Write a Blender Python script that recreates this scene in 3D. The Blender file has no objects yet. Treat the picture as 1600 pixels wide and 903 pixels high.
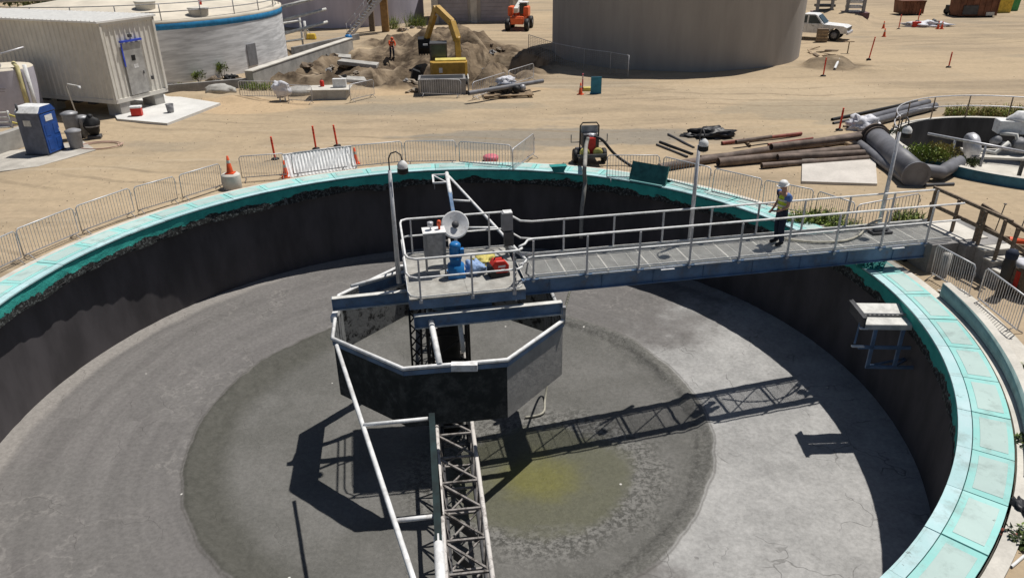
import bpy, math, random
import numpy as np
from mathutils import Vector, Matrix, noise
random.seed(7)
S = bpy.context.scene
COL = S.collection
R_ = math.radians
# ------------------------------------------------------------------ camera
FPX, PITCH, ROLL, CAMH = 1161.94, 0.45139, -0.01221, 9.0
fw = Vector((0, math.cos(PITCH), -math.sin(PITCH)))
rt0 = Vector((1, 0, 0)); up0 = rt0.cross(fw)
rt = math.cos(ROLL)*rt0 + math.sin(ROLL)*up0
up = -math.sin(ROLL)*rt0 + math.cos(ROLL)*up0
cam = bpy.data.cameras.new('camera'); camo = bpy.data.objects.new('camera', cam); COL.objects.link(camo)
m = Matrix((rt, up, -fw)).transposed().to_4x4(); m.translation = (0, 0, CAMH); camo.matrix_world = m
cam.sensor_width = 36; cam.lens = FPX/1600*36; cam.clip_start = 0.1; cam.clip_end = 4000
S.camera = camo
def ray(px, py):
    return fw + (px-800)/FPX*rt - (py-451.5)/FPX*up
def G(px, py, z=-0.15):          # survey: where the sight line meets the level z
    d = ray(px, py); t = (z-CAMH)/d.z
    return Vector((d.x*t, d.y*t, z))
def GY(px, py, y):
    d = ray(px, py); t = y/d.y
    return Vector((d.x*t, y, CAMH+d.z*t))
# ------------------------------------------------------------------ mesh builder
class MB:
    def __init__(s): s.v = []; s.f = []; s.m = []; s.sm = []
    def add(s, vs, fs, mi=0, smooth=False):
        o = len(s.v); s.v += [tuple(x) for x in vs]
        for f in fs: s.f.append([i+o for i in f]); s.m.append(mi); s.sm.append(smooth)
        return s
    def box(s, c, d, rz=0, mi=0, M=None):
        x, y, z = d[0]/2, d[1]/2, d[2]/2
        vs = [Vector((a, b, e)) for a in (-x, x) for b in (-y, y) for e in (-z, z)]
        R = M if M is not None else Matrix.Rotation(rz, 3, 'Z')
        vs = [R @ v + Vector(c) for v in vs]
        return s.add(vs, [(0,1,3,2),(4,6,7,5),(0,4,5,1),(2,3,7,6),(0,2,6,4),(1,5,7,3)], mi)
    def bar(s, a, b, w, h, mi=0, upv=(0,0,1)):   # rectangular bar between two points
        a = Vector(a); b = Vector(b); d = b-a; L = d.length; d.normalize()
        u = Vector(upv)
        if abs(d.dot(u)) > .98: u = Vector((0,1,0))
        sd = d.cross(u).normalized(); u2 = sd.cross(d)
        M = Matrix((d, sd, u2)).transposed()
        return s.box((a+b)/2, (L, w, h), M=M, mi=mi)
    def tube(s, pts, r, n=8, mi=0, cap=True, r2=None):
        pts = [Vector(p) for p in pts]; k = len(pts)
        rs = [r if r2 is None else r+(r2-r)*i/(k-1) for i in range(k)] if not isinstance(r, (list, tuple)) else r
        o = []; prev = None
        for i, p in enumerate(pts):
            d = (pts[min(i+1, k-1)]-pts[max(i-1, 0)]).normalized()
            if prev is None:
                u = Vector((0,0,1)) if abs(d.z) < .9 else Vector((1,0,0))
                u = (u-d*u.dot(d)).normalized()
            else:
                u = (prev-d*prev.dot(d)).normalized()
            prev = u; w = d.cross(u)
            o += [p+rs[i]*(math.cos(2*math.pi*j/n)*u+math.sin(2*math.pi*j/n)*w) for j in range(n)]
        fs = [(i*n+j, i*n+(j+1) % n, (i+1)*n+(j+1) % n, (i+1)*n+j) for i in range(k-1) for j in range(n)]
        s.add(o, fs, mi, True)
        if cap:
            s.add(o[:n], [list(range(n))[::-1]], mi); s.add(o[-n:], [list(range(n))], mi)
        return s
    def lathe(s, prof, n=24, c=(0,0,0), mi=0, M=None, smooth=True, a0=0, a1=2*math.pi):
        c = Vector(c); full = abs(a1-a0-2*math.pi) < 1e-6; k = n if full else n+1
        vs = []
        for (r, z) in prof:
            for j in range(k):
                a = a0+(a1-a0)*j/n; v = Vector((r*math.cos(a), r*math.sin(a), z))
                vs.append((M @ v if M is not None else v)+c)
        fs = [(i*k+j, i*k+(j+1) % k, (i+1)*k+(j+1) % k, (i+1)*k+j) for i in range(len(prof)-1) for j in range(n if full else n)]
        return s.add(vs, fs, mi, smooth)
    def prism(s, poly, y0, y1, mi=0, axis='y', M=None, c=(0,0,0)):   # 2-D outline extruded along y (poly in x,z) or z (poly in x,y)
        n = len(poly); c = Vector(c)
        if axis == 'y': vs = [Vector((p[0], y0, p[1])) for p in poly]+[Vector((p[0], y1, p[1])) for p in poly]
        else: vs = [Vector((p[0], p[1], y0)) for p in poly]+[Vector((p[0], p[1], y1)) for p in poly]
        vs = [(M @ v if M is not None else v)+c for v in vs]
        fs = [(i, (i+1) % n, n+(i+1) % n, n+i) for i in range(n)]+[list(range(n))[::-1], list(range(n, 2*n))]
        return s.add(vs, fs, mi)
    def blob(s, c, r, seed=0, amp=.2, n=10, mi=0, sc=1.3):
        vs = []; k = n; c = Vector(c)
        for i in range(k+1):
            th = math.pi*i/k
            for j in range(2*k):
                ph = math.pi*j/k; d = Vector((math.sin(th)*math.cos(ph), math.sin(th)*math.sin(ph), math.cos(th)))
                q = 1+amp*noise.noise(d*sc+Vector((seed*7.3, seed*3.1, seed)))*2
                vs.append(c+Vector((d.x*r[0], d.y*r[1], d.z*r[2]))*q)
        w = 2*k
        fs = [(i*w+j, (i+1)*w+j, (i+1)*w+(j+1) % w, i*w+(j+1) % w) for i in range(k) for j in range(w)]
        return s.add(vs, fs, mi, True)
    def build(s, name, mats, parent=None, bevel=0, loc=None):
        me = bpy.data.meshes.new(name)
        me.from_pydata(s.v, [], s.f)
        if not isinstance(mats, (list, tuple)): mats = [mats]
        for q in mats: me.materials.append(q)
        me.polygons.foreach_set('material_index', s.m); me.polygons.foreach_set('use_smooth', s.sm)
        import bmesh
        bm = bmesh.new(); bm.from_mesh(me); bmesh.ops.remove_doubles(bm, verts=bm.verts, dist=1e-5)
        bmesh.ops.recalc_face_normals(bm, faces=bm.faces); bm.to_mesh(me); bm.free()
        me.update()
        o = bpy.data.objects.new(name, me); COL.objects.link(o)
        if parent is not None: o.parent = parent
        if loc is not None: o.location = loc
        if bevel:
            b = o.modifiers.new('bevel', 'BEVEL'); b.width = bevel; b.segments = 2; b.limit_method = 'ANGLE'
        return o
def tag(o, label=None, cat=None, group=None, kind=None):
    if label: o['label'] = label
    if cat: o['category'] = cat
    if group: o['group'] = group
    if kind: o['kind'] = kind
    return o
def thing(name, label, cat, loc=(0,0,0), rz=0, group=None):
    o = bpy.data.objects.new(name, None); COL.objects.link(o)
    o.empty_display_size = .3; o.location = loc; o.rotation_euler = (0, 0, rz)
    return tag(o, label, cat, group)
def kids(o): return [c for c in bpy.data.objects if c.parent == o]
def dup(o, loc, rz=0, label=None, group=None, scale=None, cat=None):
    r = o.copy(); COL.objects.link(r); r.location = loc; r.rotation_euler = (0, 0, rz)
    if scale: r.scale = scale
    tag(r, label, cat, group)
    for ch in kids(o):
        c = ch.copy(); COL.objects.link(c); c.parent = r
        for g in kids(ch):
            d = g.copy(); COL.objects.link(d); d.parent = c
    return r
# ------------------------------------------------------------------ materials
class NT:
    def __init__(s, name):
        s.mat = bpy.data.materials.new(name); s.mat.use_nodes = True; s.t = s.mat.node_tree
        s.b = s.t.nodes['Principled BSDF']; s.co = None
    def n(s, typ, **kw):
        nd = s.t.nodes.new(typ)
        for k, v in kw.items(): setattr(nd, k, v)
        return nd
    def set(s, sock, v):
        if isinstance(v, bpy.types.NodeSocket): s.t.links.new(v, sock)
        elif isinstance(v, (tuple, list)) and sock.type == 'RGBA': sock.default_value = tuple(v)+(1,) if len(v) == 3 else v
        else: sock.default_value = v
    def coord(s, scale=None):
        if s.co is None: s.co = s.n('ShaderNodeTexCoord').outputs['Object']
        if scale is None: return s.co
        mp = s.n('ShaderNodeMapping'); s.set(mp.inputs['Vector'], s.co); mp.inputs['Scale'].default_value = scale
        return mp.outputs[0]
    def noise(s, scale, detail=4, rough=.55, vec=None, dist=0):
        nd = s.n('ShaderNodeTexNoise'); s.set(nd.inputs['Vector'], vec if vec is not None else s.coord())
        nd.inputs['Scale'].default_value = scale; nd.inputs['Detail'].default_value = detail
        nd.inputs['Roughness'].default_value = rough; nd.inputs['Distortion'].default_value = dist
        return nd.outputs['Fac']
    def math(s, op, a, b=0.0, c=None):
        nd = s.n('ShaderNodeMath', operation=op); s.set(nd.inputs[0], a); s.set(nd.inputs[1], b)
        if c is not None: s.set(nd.inputs[2], c)
        return nd.outputs[0]
    def ramp(s, f, lo, hi, a=0.0, b=1.0, smooth=True):
        nd = s.n('ShaderNodeMapRange'); nd.interpolation_type = 'SMOOTHSTEP' if smooth else 'LINEAR'
        s.set(nd.inputs['Value'], f); nd.inputs['From Min'].default_value = lo; nd.inputs['From Max'].default_value = hi
        nd.inputs['To Min'].default_value = a; nd.inputs['To Max'].default_value = b
        return nd.outputs[0]
    def mix(s, f, a, b, blend='MIX'):
        nd = s.n('ShaderNodeMix', data_type='RGBA', blend_type=blend)
        s.set(nd.inputs[0], f); s.set(nd.inputs[6], a); s.set(nd.inputs[7], b)
        return nd.outputs[2]
    def sep(s, v):
        nd = s.n('ShaderNodeSeparateXYZ'); s.set(nd.inputs[0], v); return nd.outputs
    def bump(s, h, strength=.3, dist=.02):
        nd = s.n('ShaderNodeBump'); s.set(nd.inputs['Height'], h); nd.inputs['Strength'].default_value = strength; nd.inputs['Distance'].default_value = dist
        s.t.links.new(nd.outputs[0], s.b.inputs['Normal'])
    def out(s, col, rough=.8, metal=0.0, spec=.3):
        s.set(s.b.inputs['Base Color'], col); s.set(s.b.inputs['Roughness'], rough); s.set(s.b.inputs['Metallic'], metal)
        s.b.inputs['Specular IOR Level'].default_value = spec
        return s.mat
def mat(name, c, rough=.7, metal=0.0, var=.18, scale=3.0, c2=None, streak=None, bump=0, spec=.3, fine=0, grime=0):
    q = NT(name)
    v = q.coord(streak) if streak else q.coord()
    f = q.ramp(q.noise(scale, 5, .6, v), .3, .7)
    d = c2 if c2 else tuple(x*(1-var*1.6) for x in c)
    col = q.mix(f, d, tuple(min(1, x*(1+var*.5)) for x in c))
    if fine:
        g = q.ramp(q.noise(scale*14, 3, .7), .35, .65, 1-fine, 1+fine)
        nd = q.n('ShaderNodeMix', data_type='RGBA', blend_type='MULTIPLY'); nd.inputs[0].default_value = 1
        q.set(nd.inputs[6], col); q.set(nd.inputs[7], g); col = nd.outputs[2]
    if grime:
        g2 = q.math('MULTIPLY', q.ramp(q.noise(2.6, 7, .72), .50, .68), grime)
        col = q.mix(g2, col, (.16, .125, .09))
        col = q.mix(q.math('MULTIPLY', q.ramp(q.noise(9, 5, .7), .64, .70), grime), col, (.14, .065, .03))
    if bump: q.bump(q.noise(scale*6, 4), bump, .02)
    return q.out(col, rough, metal, spec)
# ground -------------------------------------------------------
def make_dirt():
    q = NT('dry_dirt')
    warp = q.noise(.06, 2)
    v = q.coord((.055, .30, 1))
    tracks = q.ramp(q.noise(1.0, 7, .58, v, 1.3), .33, .68)
    big = q.ramp(q.noise(.085, 4, .6), .35, .65)
    col = q.mix(tracks, (.40, .312, .212), (.27, .215, .15))
    col = q.mix(q.math('MULTIPLY', big, .75), col, (.43, .335, .220))
    grey = q.ramp(q.noise(.16, 4, .55, q.coord((.45, 1, 1))), .56, .66)
    col = q.mix(q.math('MULTIPLY', grey, .6), col, (.265, .225, .17))
    # pale dusty wheel tracks
    v2 = q.coord((.04, .55, 1)); t2 = q.ramp(q.noise(1.2, 4, .55, v2, 1.6), .56, .74)
    col = q.mix(q.math('MULTIPLY', t2, .45), col, (.47, .39, .285))
    # damp packed gravel by the pump and behind the far rim
    x, y, z = q.sep(q.coord())[0:3]
    def blob(cx, cy, rx, ry):
        a = q.math('DIVIDE', q.math('SUBTRACT', x, cx), rx); b = q.math('DIVIDE', q.math('SUBTRACT', y, cy), ry)
        d = q.math('SQRT', q.math('ADD', q.math('MULTIPLY', a, a), q.math('MULTIPLY', b, b)))
        d = q.math('ADD', d, q.math('MULTIPLY', q.math('SUBTRACT', q.noise(.7, 4, .6, q.coord((.5, 1, 1))), .5), 1.6))
        return q.ramp(d, .75, 1.1, 1, 0)
    for bl, am, cc in ((blob(2.5, 35.6, 7.5, 2.0), .85, (.235, .21, .172)), (blob(-5, 43, 6.5, 1.2), .6, (.265, .23, .175)), (blob(18, 41, 7, 3.2), .5, (.25, .22, .168)), (blob(-15.3, 43.6, 4.2, 2.0), .8, (.47, .345, .215)), (blob(-5, 47.3, 9, 1.0), .7, (.46, .335, .205)), (blob(16, 46, 8, 3), .5, (.45, .36, .25))):
        col = q.mix(q.math('MULTIPLY', bl, am), col, cc)
    # pairs of soft tyre ruts sweeping across the yard
    wv = q.math('ADD', q.math('ADD', y, q.math('MULTIPLY', x, .10)), q.math('MULTIPLY', q.math('MULTIPLY', x, x), -.006))
    wv = q.math('ADD', wv, q.math('MULTIPLY', q.noise(.07, 2), 7.0))
    ru = q.ramp(q.math('SINE', q.math('MULTIPLY', wv, 3.6)), .72, .96)
    ru = q.math('MULTIPLY', ru, q.ramp(q.noise(.13, 3, .5, q.coord((.35, 1, 1))), .46, .60))
    col = q.mix(q.math('MULTIPLY', ru, q.ramp(q.noise(1.3, 4), .3, .6, .3, .75)), col, (.26, .205, .14))
    at = q.n('ShaderNodeAttribute', attribute_name='dug'); dug = at.outputs['Fac']
    soil = q.mix(q.ramp(q.noise(.9, 6, .65), .38, .62), (.075, .055, .038), (.215, .163, .110))
    soil = q.mix(q.ramp(q.noise(.35, 3), .54, .66), soil, (.30, .235, .165))
    col = q.mix(dug, col, soil)
    slab = q.n('ShaderNodeAttribute', attribute_name='soil').outputs['Fac']
    col = q.mix(slab, col, q.mix(q.ramp(q.noise(1.2, 5), .4, .6), (.23, .16, .095), (.38, .28, .17)))
    fine = q.ramp(q.noise(4, 5, .65), .3, .7, .92, 1.07)
    col = q.mix(1.0, col, fine, 'MULTIPLY')
    peb = q.n('ShaderNodeTexVoronoi'); q.set(peb.inputs['Vector'], q.coord()); peb.inputs['Scale'].default_value = 3.2
    stone = q.math('MULTIPLY', q.ramp(peb.outputs['Distance'], .05, .11, 1, 0), q.ramp(q.noise(.5, 3), .52, .62))
    col = q.mix(q.math('MULTIPLY', stone, .45), col, (.20, .165, .125))
    q.bump(q.math('ADD', q.noise(2, 6, .65), q.math('MULTIPLY', tracks, 1.2)), .32, .10)
    return q.out(col, .95, spec=.1)
def make_sludge():
    q = NT('dried_sludge')
    co = q.coord(); x, y, z = q.sep(co)[0:3]
    r = q.math('SQRT', q.math('ADD', q.math('MULTIPLY', x, x), q.math('MULTIPLY', y, y)))
    ang = q.math('ARCTAN2', y, x)
    rw = q.math('ADD', r, q.math('MULTIPLY', q.math('SUBTRACT', q.noise(.8, 5), .5), .32))
    # rings left by the scraper
    cv = q.n('ShaderNodeCombineXYZ'); q.set(cv.inputs[0], q.math('MULTIPLY', r, 1.7)); q.set(cv.inputs[1], q.math('MULTIPLY', ang, .8))
    rings = q.ramp(q.noise(1.0, 5, .6, cv.outputs[0]), .3, .7)
    outer = q.mix(rings, (.126, .119, .115), (.168, .159, .153))
    outer = q.mix(q.math('MULTIPLY', q.ramp(q.noise(.35, 5, .6), .42, .62), .5), outer, (.138, .132, .126))
    vein = q.math('MULTIPLY', q.ramp(q.math('ABSOLUTE', q.math('SUBTRACT', q.noise(.55, 5, .6), .5)), .0, .022, 1, 0), q.ramp(q.noise(.3, 3), .45, .6))
    outer = q.mix(q.math('MULTIPLY', vein, .35), outer, (.26, .245, .23))
    outer = q.mix(q.math('MULTIPLY', q.ramp(q.noise(1.4, 6, .7), .56, .70), .45), outer, (.105, .10, .095))
    outer = q.mix(q.ramp(rw, 11.75, 12.05), outer, (.235, .22, .205))
    # sun-dried cracked crust in the right-hand sector
    an = q.math('ADD', ang, q.math('MULTIPLY', q.math('SUBTRACT', q.noise(.55, 5, .6), .5), .9))
    dry = q.math('MULTIPLY', q.ramp(an, -1.0, -.75), q.ramp(an, .42, .75, 1, 0))
    dry = q.math('MULTIPLY', dry, q.ramp(rw, 7.0, 7.5))
    vo = q.n('ShaderNodeTexVoronoi', feature='DISTANCE_TO_EDGE'); vo.inputs['Scale'].default_value = .75
    wv = q.n('ShaderNodeVectorMath', operation='ADD'); q.set(wv.inputs[0], co)
    nz = q.n('ShaderNodeTexNoise'); nz.inputs['Scale'].default_value = 1.3; q.set(nz.inputs['Vector'], co); q.set(wv.inputs[1], nz.outputs['Color'])
    q.set(vo.inputs['Vector'], wv.outputs[0])
    crack = q.math('MULTIPLY', q.ramp(vo.outputs['Distance'], .003, .014, 1, 0), q.ramp(q.noise(.6, 3), .5, .62))
    dcol = q.mix(q.ramp(q.noise(.9, 6, .65), .3, .7), (.265, .262, .255), (.365, .36, .35))
    dcol = q.mix(q.math('MULTIPLY', q.ramp(q.noise(2.2, 5, .7), .6, .72), .5), dcol, (.175, .17, .16))
    outer = q.mix(dry, outer, dcol)
    outer = q.mix(q.math('MULTIPLY', crack, q.math('ADD', .12, q.math('MULTIPLY', dry, .33))), outer, (.085, .08, .075))
    # wetter inner bowl
    inner = q.mix(q.ramp(q.noise(.5, 6, .6), .35, .65), (.105, .103, .094), (.148, .144, .135))
    gv = q.noise(16, 5, .8)
    grit = q.math('MULTIPLY', q.ramp(gv, .52, .66), q.math('ADD', .25, q.math('MULTIPLY', q.ramp(q.noise(.45, 4), .5, .62), .75)))
    inner = q.mix(q.math('MULTIPLY', rings, .35), inner, (.135, .131, .12))
    inner = q.mix(q.math('MULTIPLY', grit, .4), inner, (.19, .186, .172))
    dx = q.math('SUBTRACT', x, 2.35); dy = q.math('SUBTRACT', y, -2.1)
    pd = q.math('SQRT', q.math('ADD', q.math('MULTIPLY', q.math('MULTIPLY', dx, dx), .8), q.math('MULTIPLY', dy, dy)))
    pdw = q.math('ADD', pd, q.math('MULTIPLY', q.math('SUBTRACT', q.noise(1.3, 5), .5), 1.3))
    ring = q.math('MULTIPLY', q.ramp(pdw, 1.9, 2.3), q.ramp(pdw, 2.6, 3.6, 1, 0))
    inner = q.mix(q.math('MULTIPLY', ring, .75), inner, q.mix(q.ramp(q.noise(7, 5, .8), .42, .58), (.05, .049, .043), (.21, .205, .19)))
    inner = q.mix(q.ramp(pdw, 1.9, 2.5, .85, 0), inner, (.098, .098, .062))
    inner = q.mix(q.ramp(pdw, .3, 1.5, .85, 0), inner, (.140, .134, .036))
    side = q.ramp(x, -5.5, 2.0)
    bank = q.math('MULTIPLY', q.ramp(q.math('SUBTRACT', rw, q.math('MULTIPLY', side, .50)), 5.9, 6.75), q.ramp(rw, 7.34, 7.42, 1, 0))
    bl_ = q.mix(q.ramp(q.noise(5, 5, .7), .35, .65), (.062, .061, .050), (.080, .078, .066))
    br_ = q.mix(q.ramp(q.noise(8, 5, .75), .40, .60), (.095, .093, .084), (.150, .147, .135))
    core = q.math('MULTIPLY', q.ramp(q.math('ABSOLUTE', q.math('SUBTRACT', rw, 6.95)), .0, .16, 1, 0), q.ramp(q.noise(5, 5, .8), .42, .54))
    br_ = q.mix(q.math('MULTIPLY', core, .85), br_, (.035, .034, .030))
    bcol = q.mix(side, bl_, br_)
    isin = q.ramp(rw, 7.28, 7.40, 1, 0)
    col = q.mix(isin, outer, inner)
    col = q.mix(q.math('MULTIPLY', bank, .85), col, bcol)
    lip = q.ramp(q.math('ABSOLUTE', q.math('SUBTRACT', rw, 7.43)), .0, .05, 1, 0)
    col = q.mix(q.math('MULTIPLY', lip, .5), col, (.075, .07, .062))
    sp = q.n('ShaderNodeTexVoronoi'); sp.inputs['Scale'].default_value = 1.15; q.set(sp.inputs['Vector'], co)
    spk = q.math('MULTIPLY', q.ramp(sp.outputs['Distance'], .028, .05, 1, 0), q.ramp(q.noise(.9, 2), .56, .62))
    col = q.mix(spk, col, (.62, .60, .56))
    col = q.mix(1.0, col, q.ramp(q.noise(9, 5, .7), .3, .7, .86, 1.13), 'MULTIPLY')
    hb = q.math('ADD', q.math('MULTIPLY', q.noise(2.2, 8, .72), 1.0), q.math('MULTIPLY', rings, .25))
    hb = q.math('SUBTRACT', q.math('ADD', hb, q.math('MULTIPLY', q.math('MULTIPLY', gv, isin), 1.2)), q.math('MULTIPLY', crack, .6))
    q.bump(hb, .5, .05)
    rough = q.ramp(q.math('MULTIPLY', isin, q.ramp(pdw, 1.0, 4, 1, .45)), 0, 1, .9, .5)
    return q.out(col, rough, spec=.3)
def make_launder_face():
    q = NT('stained_teal_lip_shade'); z = q.sep(q.coord())[2]
    w = q.math('ADD', z, q.math('MULTIPLY', q.math('SUBTRACT', q.noise(.9, 6, .7, q.coord((1, 1, 2.0))), .5), .85))
    teal = q.mix(q.ramp(q.noise(2, 4), .3, .7), (.030, .30, .26), (.045, .40, .34))
    scum = q.mix(q.ramp(q.noise(11, 6, .75), .48, .62), (.016, .017, .016), (.13, .14, .135))
    col = q.mix(q.ramp(w, -.40, -.37, 1, 0), teal, scum)
    col = q.mix(q.ramp(q.math('ADD', z, q.math('MULTIPLY', q.math('SUBTRACT', q.noise(1.6, 6, .7), .5), .28)), -.075, -.055), col, (.015, .035, .035))  # ragged dark line at the top: shadow of the lip painted in
    q.bump(q.noise(9, 6, .7), .6, .05)
    return q.out(col, .75)
def make_cover(name, base, edge):
    q = NT(name)
    info = q.n('ShaderNodeObjectInfo').outputs['Random']
    cv = q.n('ShaderNodeVectorMath', operation='ADD'); q.set(cv.inputs[0], q.coord())
    c3 = q.n('ShaderNodeCombineXYZ'); q.set(c3.inputs[0], q.math('MULTIPLY', info, 40)); q.set(c3.inputs[2], q.math('MULTIPLY', info, 17)); q.set(cv.inputs[1], c3.outputs[0])
    v = cv.outputs[0]
    f = q.ramp(q.noise(1.6, 5, .6, v), .35, .68)
    col = q.mix(f, base, edge)
    st = q.math('MULTIPLY', q.ramp(q.noise(1.9, 7, .7, v), .50, .70), .60)
    col = q.mix(st, col, (.26, .33, .31))
    ru = q.math('MULTIPLY', q.ramp(q.noise(7, 5, .65, v), .66, .71), .7)
    col = q.mix(ru, col, (.13, .15, .13))
    col = q.mix(1.0, col, q.ramp(info, 0, 1, .87, 1.05, False), 'MULTIPLY')
    q.bump(q.noise(25, 3, .6, v), .15, .01)
    return q.out(col, .55)
def make_scaly(name, paint, dirt, lo, hi, sc=5):
    q = NT(name)
    f = q.ramp(q.noise(sc, 7, .72), lo, hi)
    col = q.mix(f, dirt, paint); q.bump(q.noise(sc*2, 6, .7), .5, .03)
    return q.out(col, .8)
DIRT = make_dirt(); SLUDGE = make_sludge(); LAUND = make_launder_face()
COVC = make_cover('weathered_pale_teal', (.42, .54, .51), (.45, .58, .545)); COVB = make_cover('bright_teal_frame', (.27, .60, .56), (.35, .62, .59)); COVI = make_cover('pale_aqua_lip', (.40, .61, .62), (.48, .65, .67))
WALLD = mat('slimed_wall', (.078, .071, .074), .7, var=.22, scale=1.0, streak=(1, 1, .35), spec=.25)
TEAL = mat('teal_paint', (.030, .27, .25), .5, var=.15); TEALD = mat('dull_teal', (.04, .17, .155), .6, var=.25)
GREYTEAL = mat('grey_teal_paint', (.30, .42, .41), .7, var=.15)
GALV = mat('galvanised_steel', (.56, .56, .58), .42, .25, var=.12, scale=9, spec=.5, grime=.35)
GALVD = mat('dull_galvanised', (.33, .33, .34), .5, .3, var=.2, scale=6)
WHITE = mat('white_paint', (.76, .76, .75), .5, var=.12, scale=5, grime=.38); OFFW = mat('aged_white_paint', (.62, .61, .57), .6, var=.18, scale=4)
BLUEB = mat('blue_steel', (.135, .215, .34), .5, var=.2, scale=2.2, grime=.45); BLUEM = mat('blue_motor', (.02, .17, .44), .35, var=.15)
GRATE = mat('steel_grating', (.60, .59, .55), .7, var=.1)
DECK = mat('grip_deck', (.36, .35, .32), .85, var=.16, scale=4, fine=.08, grime=.3)
CONC = mat('concrete', (.40, .385, .355), .9, var=.16, scale=1.6, bump=.2, fine=.06); CONCP = mat('pale_concrete', (.58, .55, .49), .9, var=.12, scale=1.2, bump=.15, fine=.05)
CONCG = mat('grey_concrete', (.27, .26, .25), .9, var=.22, scale=1.1, bump=.25, fine=.08)
WOOD = mat('weathered_wood', (.21, .16, .115), .85, var=.3, scale=5, streak=(.3, 3, 3)); WOODL = mat('pale_timber', (.34, .25, .16), .85, var=.25, scale=5)
RED = mat('red_plastic', (.58, .035, .022), .45, var=.1); ORANGE = mat('orange_rubber', (.72, .10, .03), .5, var=.1); PINK = mat('faded_pink', (.62, .16, .2), .6)
BLACK = mat('black_rubber', (.02, .02, .021), .6, var=.2); DGREY = mat('dark_grey', (.075, .075, .08), .55, var=.2); MGREY = mat('mid_grey', (.25, .25, .26), .55, var=.12)
RUSTP = mat('rusty_pipe', (.185, .140, .115), .75, var=.3, scale=2); PIPEG = mat('grey_pipe', (.17, .17, .185), .5, var=.2, scale=1.5); PIPER = mat('red_primer', (.27, .075, .055), .6, var=.25)
YEL = mat('machine_yellow', (.47, .285, .055), .45, var=.15); YELB = mat('bright_yellow', (.68, .47, .06), .5); GREEN = mat('green_plastic', (.06, .30, .10), .5)
BLUEP = mat('potty_blue', (.018, .075, .30), .45, var=.15); BLUES = mat('blue_stripe', (.03, .24, .48), .5); TEALB = mat('sea_blue_board', (.03, .20, .30), .5)
GLASS = mat('tinted_glass', (.02, .035, .035), .12, var=.1, spec=.8)
TANKW = mat('white_tank_shell', (.78, .78, .78), .75, var=.20, scale=1.5, streak=(.4, .4, 3.2), bump=.25)
ROOFW = mat('pale_roof', (.62, .56, .46), .85, var=.12, scale=.6); SIDING = mat('beige_siding', (.68, .65, .585), .6, var=.06, scale=2); ROOFM = mat('white_roof_metal', (.80, .79, .76), .5, var=.06)
TANKC = mat('raw_concrete_tank', (.36, .335, .31), .92, var=.09, scale=.8, streak=(.8, .8, .15), bump=.2)
LEAF = mat('leaves', (.14, .19, .05), .7, var=.45, scale=3); LEAFY = mat('dry_weeds', (.34, .29, .10), .8, var=.4, scale=3); LEAFG = mat('bright_weeds', (.27, .34, .07), .7, var=.4, scale=3); LEAFD = mat('dark_leaves', (.055, .085, .03), .7, var=.5, scale=2)
STEM = mat('stem', (.13, .095, .055), .9)
SKIN = mat('skin', (.42, .24, .17), .55, var=.05); NAVY = mat('navy_cloth', (.025, .032, .055), .85); VESTC = mat('hi_vis_lime', (.62, .74, .06), .7, var=.1); VESTO = mat('hi_vis_orange', (.80, .10, .02), .7, var=.1); VSTRIPE = mat('reflective_tape', (.72, .70, .60), .4); SHIRT = mat('blue_shirt', (.10, .19, .45), .8)
CLOTHW = mat('white_tarp', (.66, .66, .70), .6, var=.12, scale=4); TARPB = mat('blue_tarp', (.28, .40, .62), .6, var=.15); TARPY = mat('yellow_tarp', (.66, .56, .16), .6, var=.2); TARPK = mat('black_tarp', (.02, .02, .022), .5, var=.2, spec=.4)
PURP = mat('lilac_grey_panel', (.38, .355, .385), .8, var=.12, scale=.8); DUMPB = mat('rust_brown_steel', (.20, .085, .05), .7, var=.3, scale=1.2)
ORM = mat('machine_orange', (.78, .15, .05), .45, var=.1)
MESHG = mat('fence_wire', (.33, .33, .33), .5, .4)
# ------------------------------------------------------------------ light, sky
W = bpy.data.worlds.new('World'); S.world = W; W.use_nodes = True
wt = W.node_tree; bg = wt.nodes['Background']; sk = wt.nodes.new('ShaderNodeTexSky'); sk.sky_type = 'NISHITA'; sk.sun_disc = False
SX, SY = .336, .262
sk.sun_elevation = math.atan(1/math.hypot(SX, SY)); sk.sun_rotation = math.atan2(SX, SY)
wt.links.new(sk.outputs[0], bg.inputs[0]); bg.inputs[1].default_value = .05
sl = bpy.data.lights.new('sun', 'SUN'); sl.energy = 4.7; sl.angle = R_(.55); sl.color = (1, .96, .9)
so = bpy.data.objects.new('sun', sl); COL.objects.link(so); so.rotation_euler = Vector((SX, SY, 1)).to_track_quat('Z', 'Y').to_euler(); so.location = (30, 40, 60)
S.view_settings.view_transform = 'Standard'; S.view_settings.look = 'None'; S.view_settings.exposure = 0.0; S.view_settings.gamma = 1
S.cycles.max_bounces = 6; S.cycles.diffuse_bounces = 3; S.cycles.use_denoising = True
CX, CY = -1.765, 17.93; CC = Vector((CX, CY, 0)); RIN, ROUT, RW = 12.16, 13.06, 12.46
T2 = (22.62, 31.67, 5.32)
GZ = -.15
def sm(a, b, x):
    t = min(1, max(0, (x-a)/(b-a))); return t*t*(3-2*t)
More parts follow.
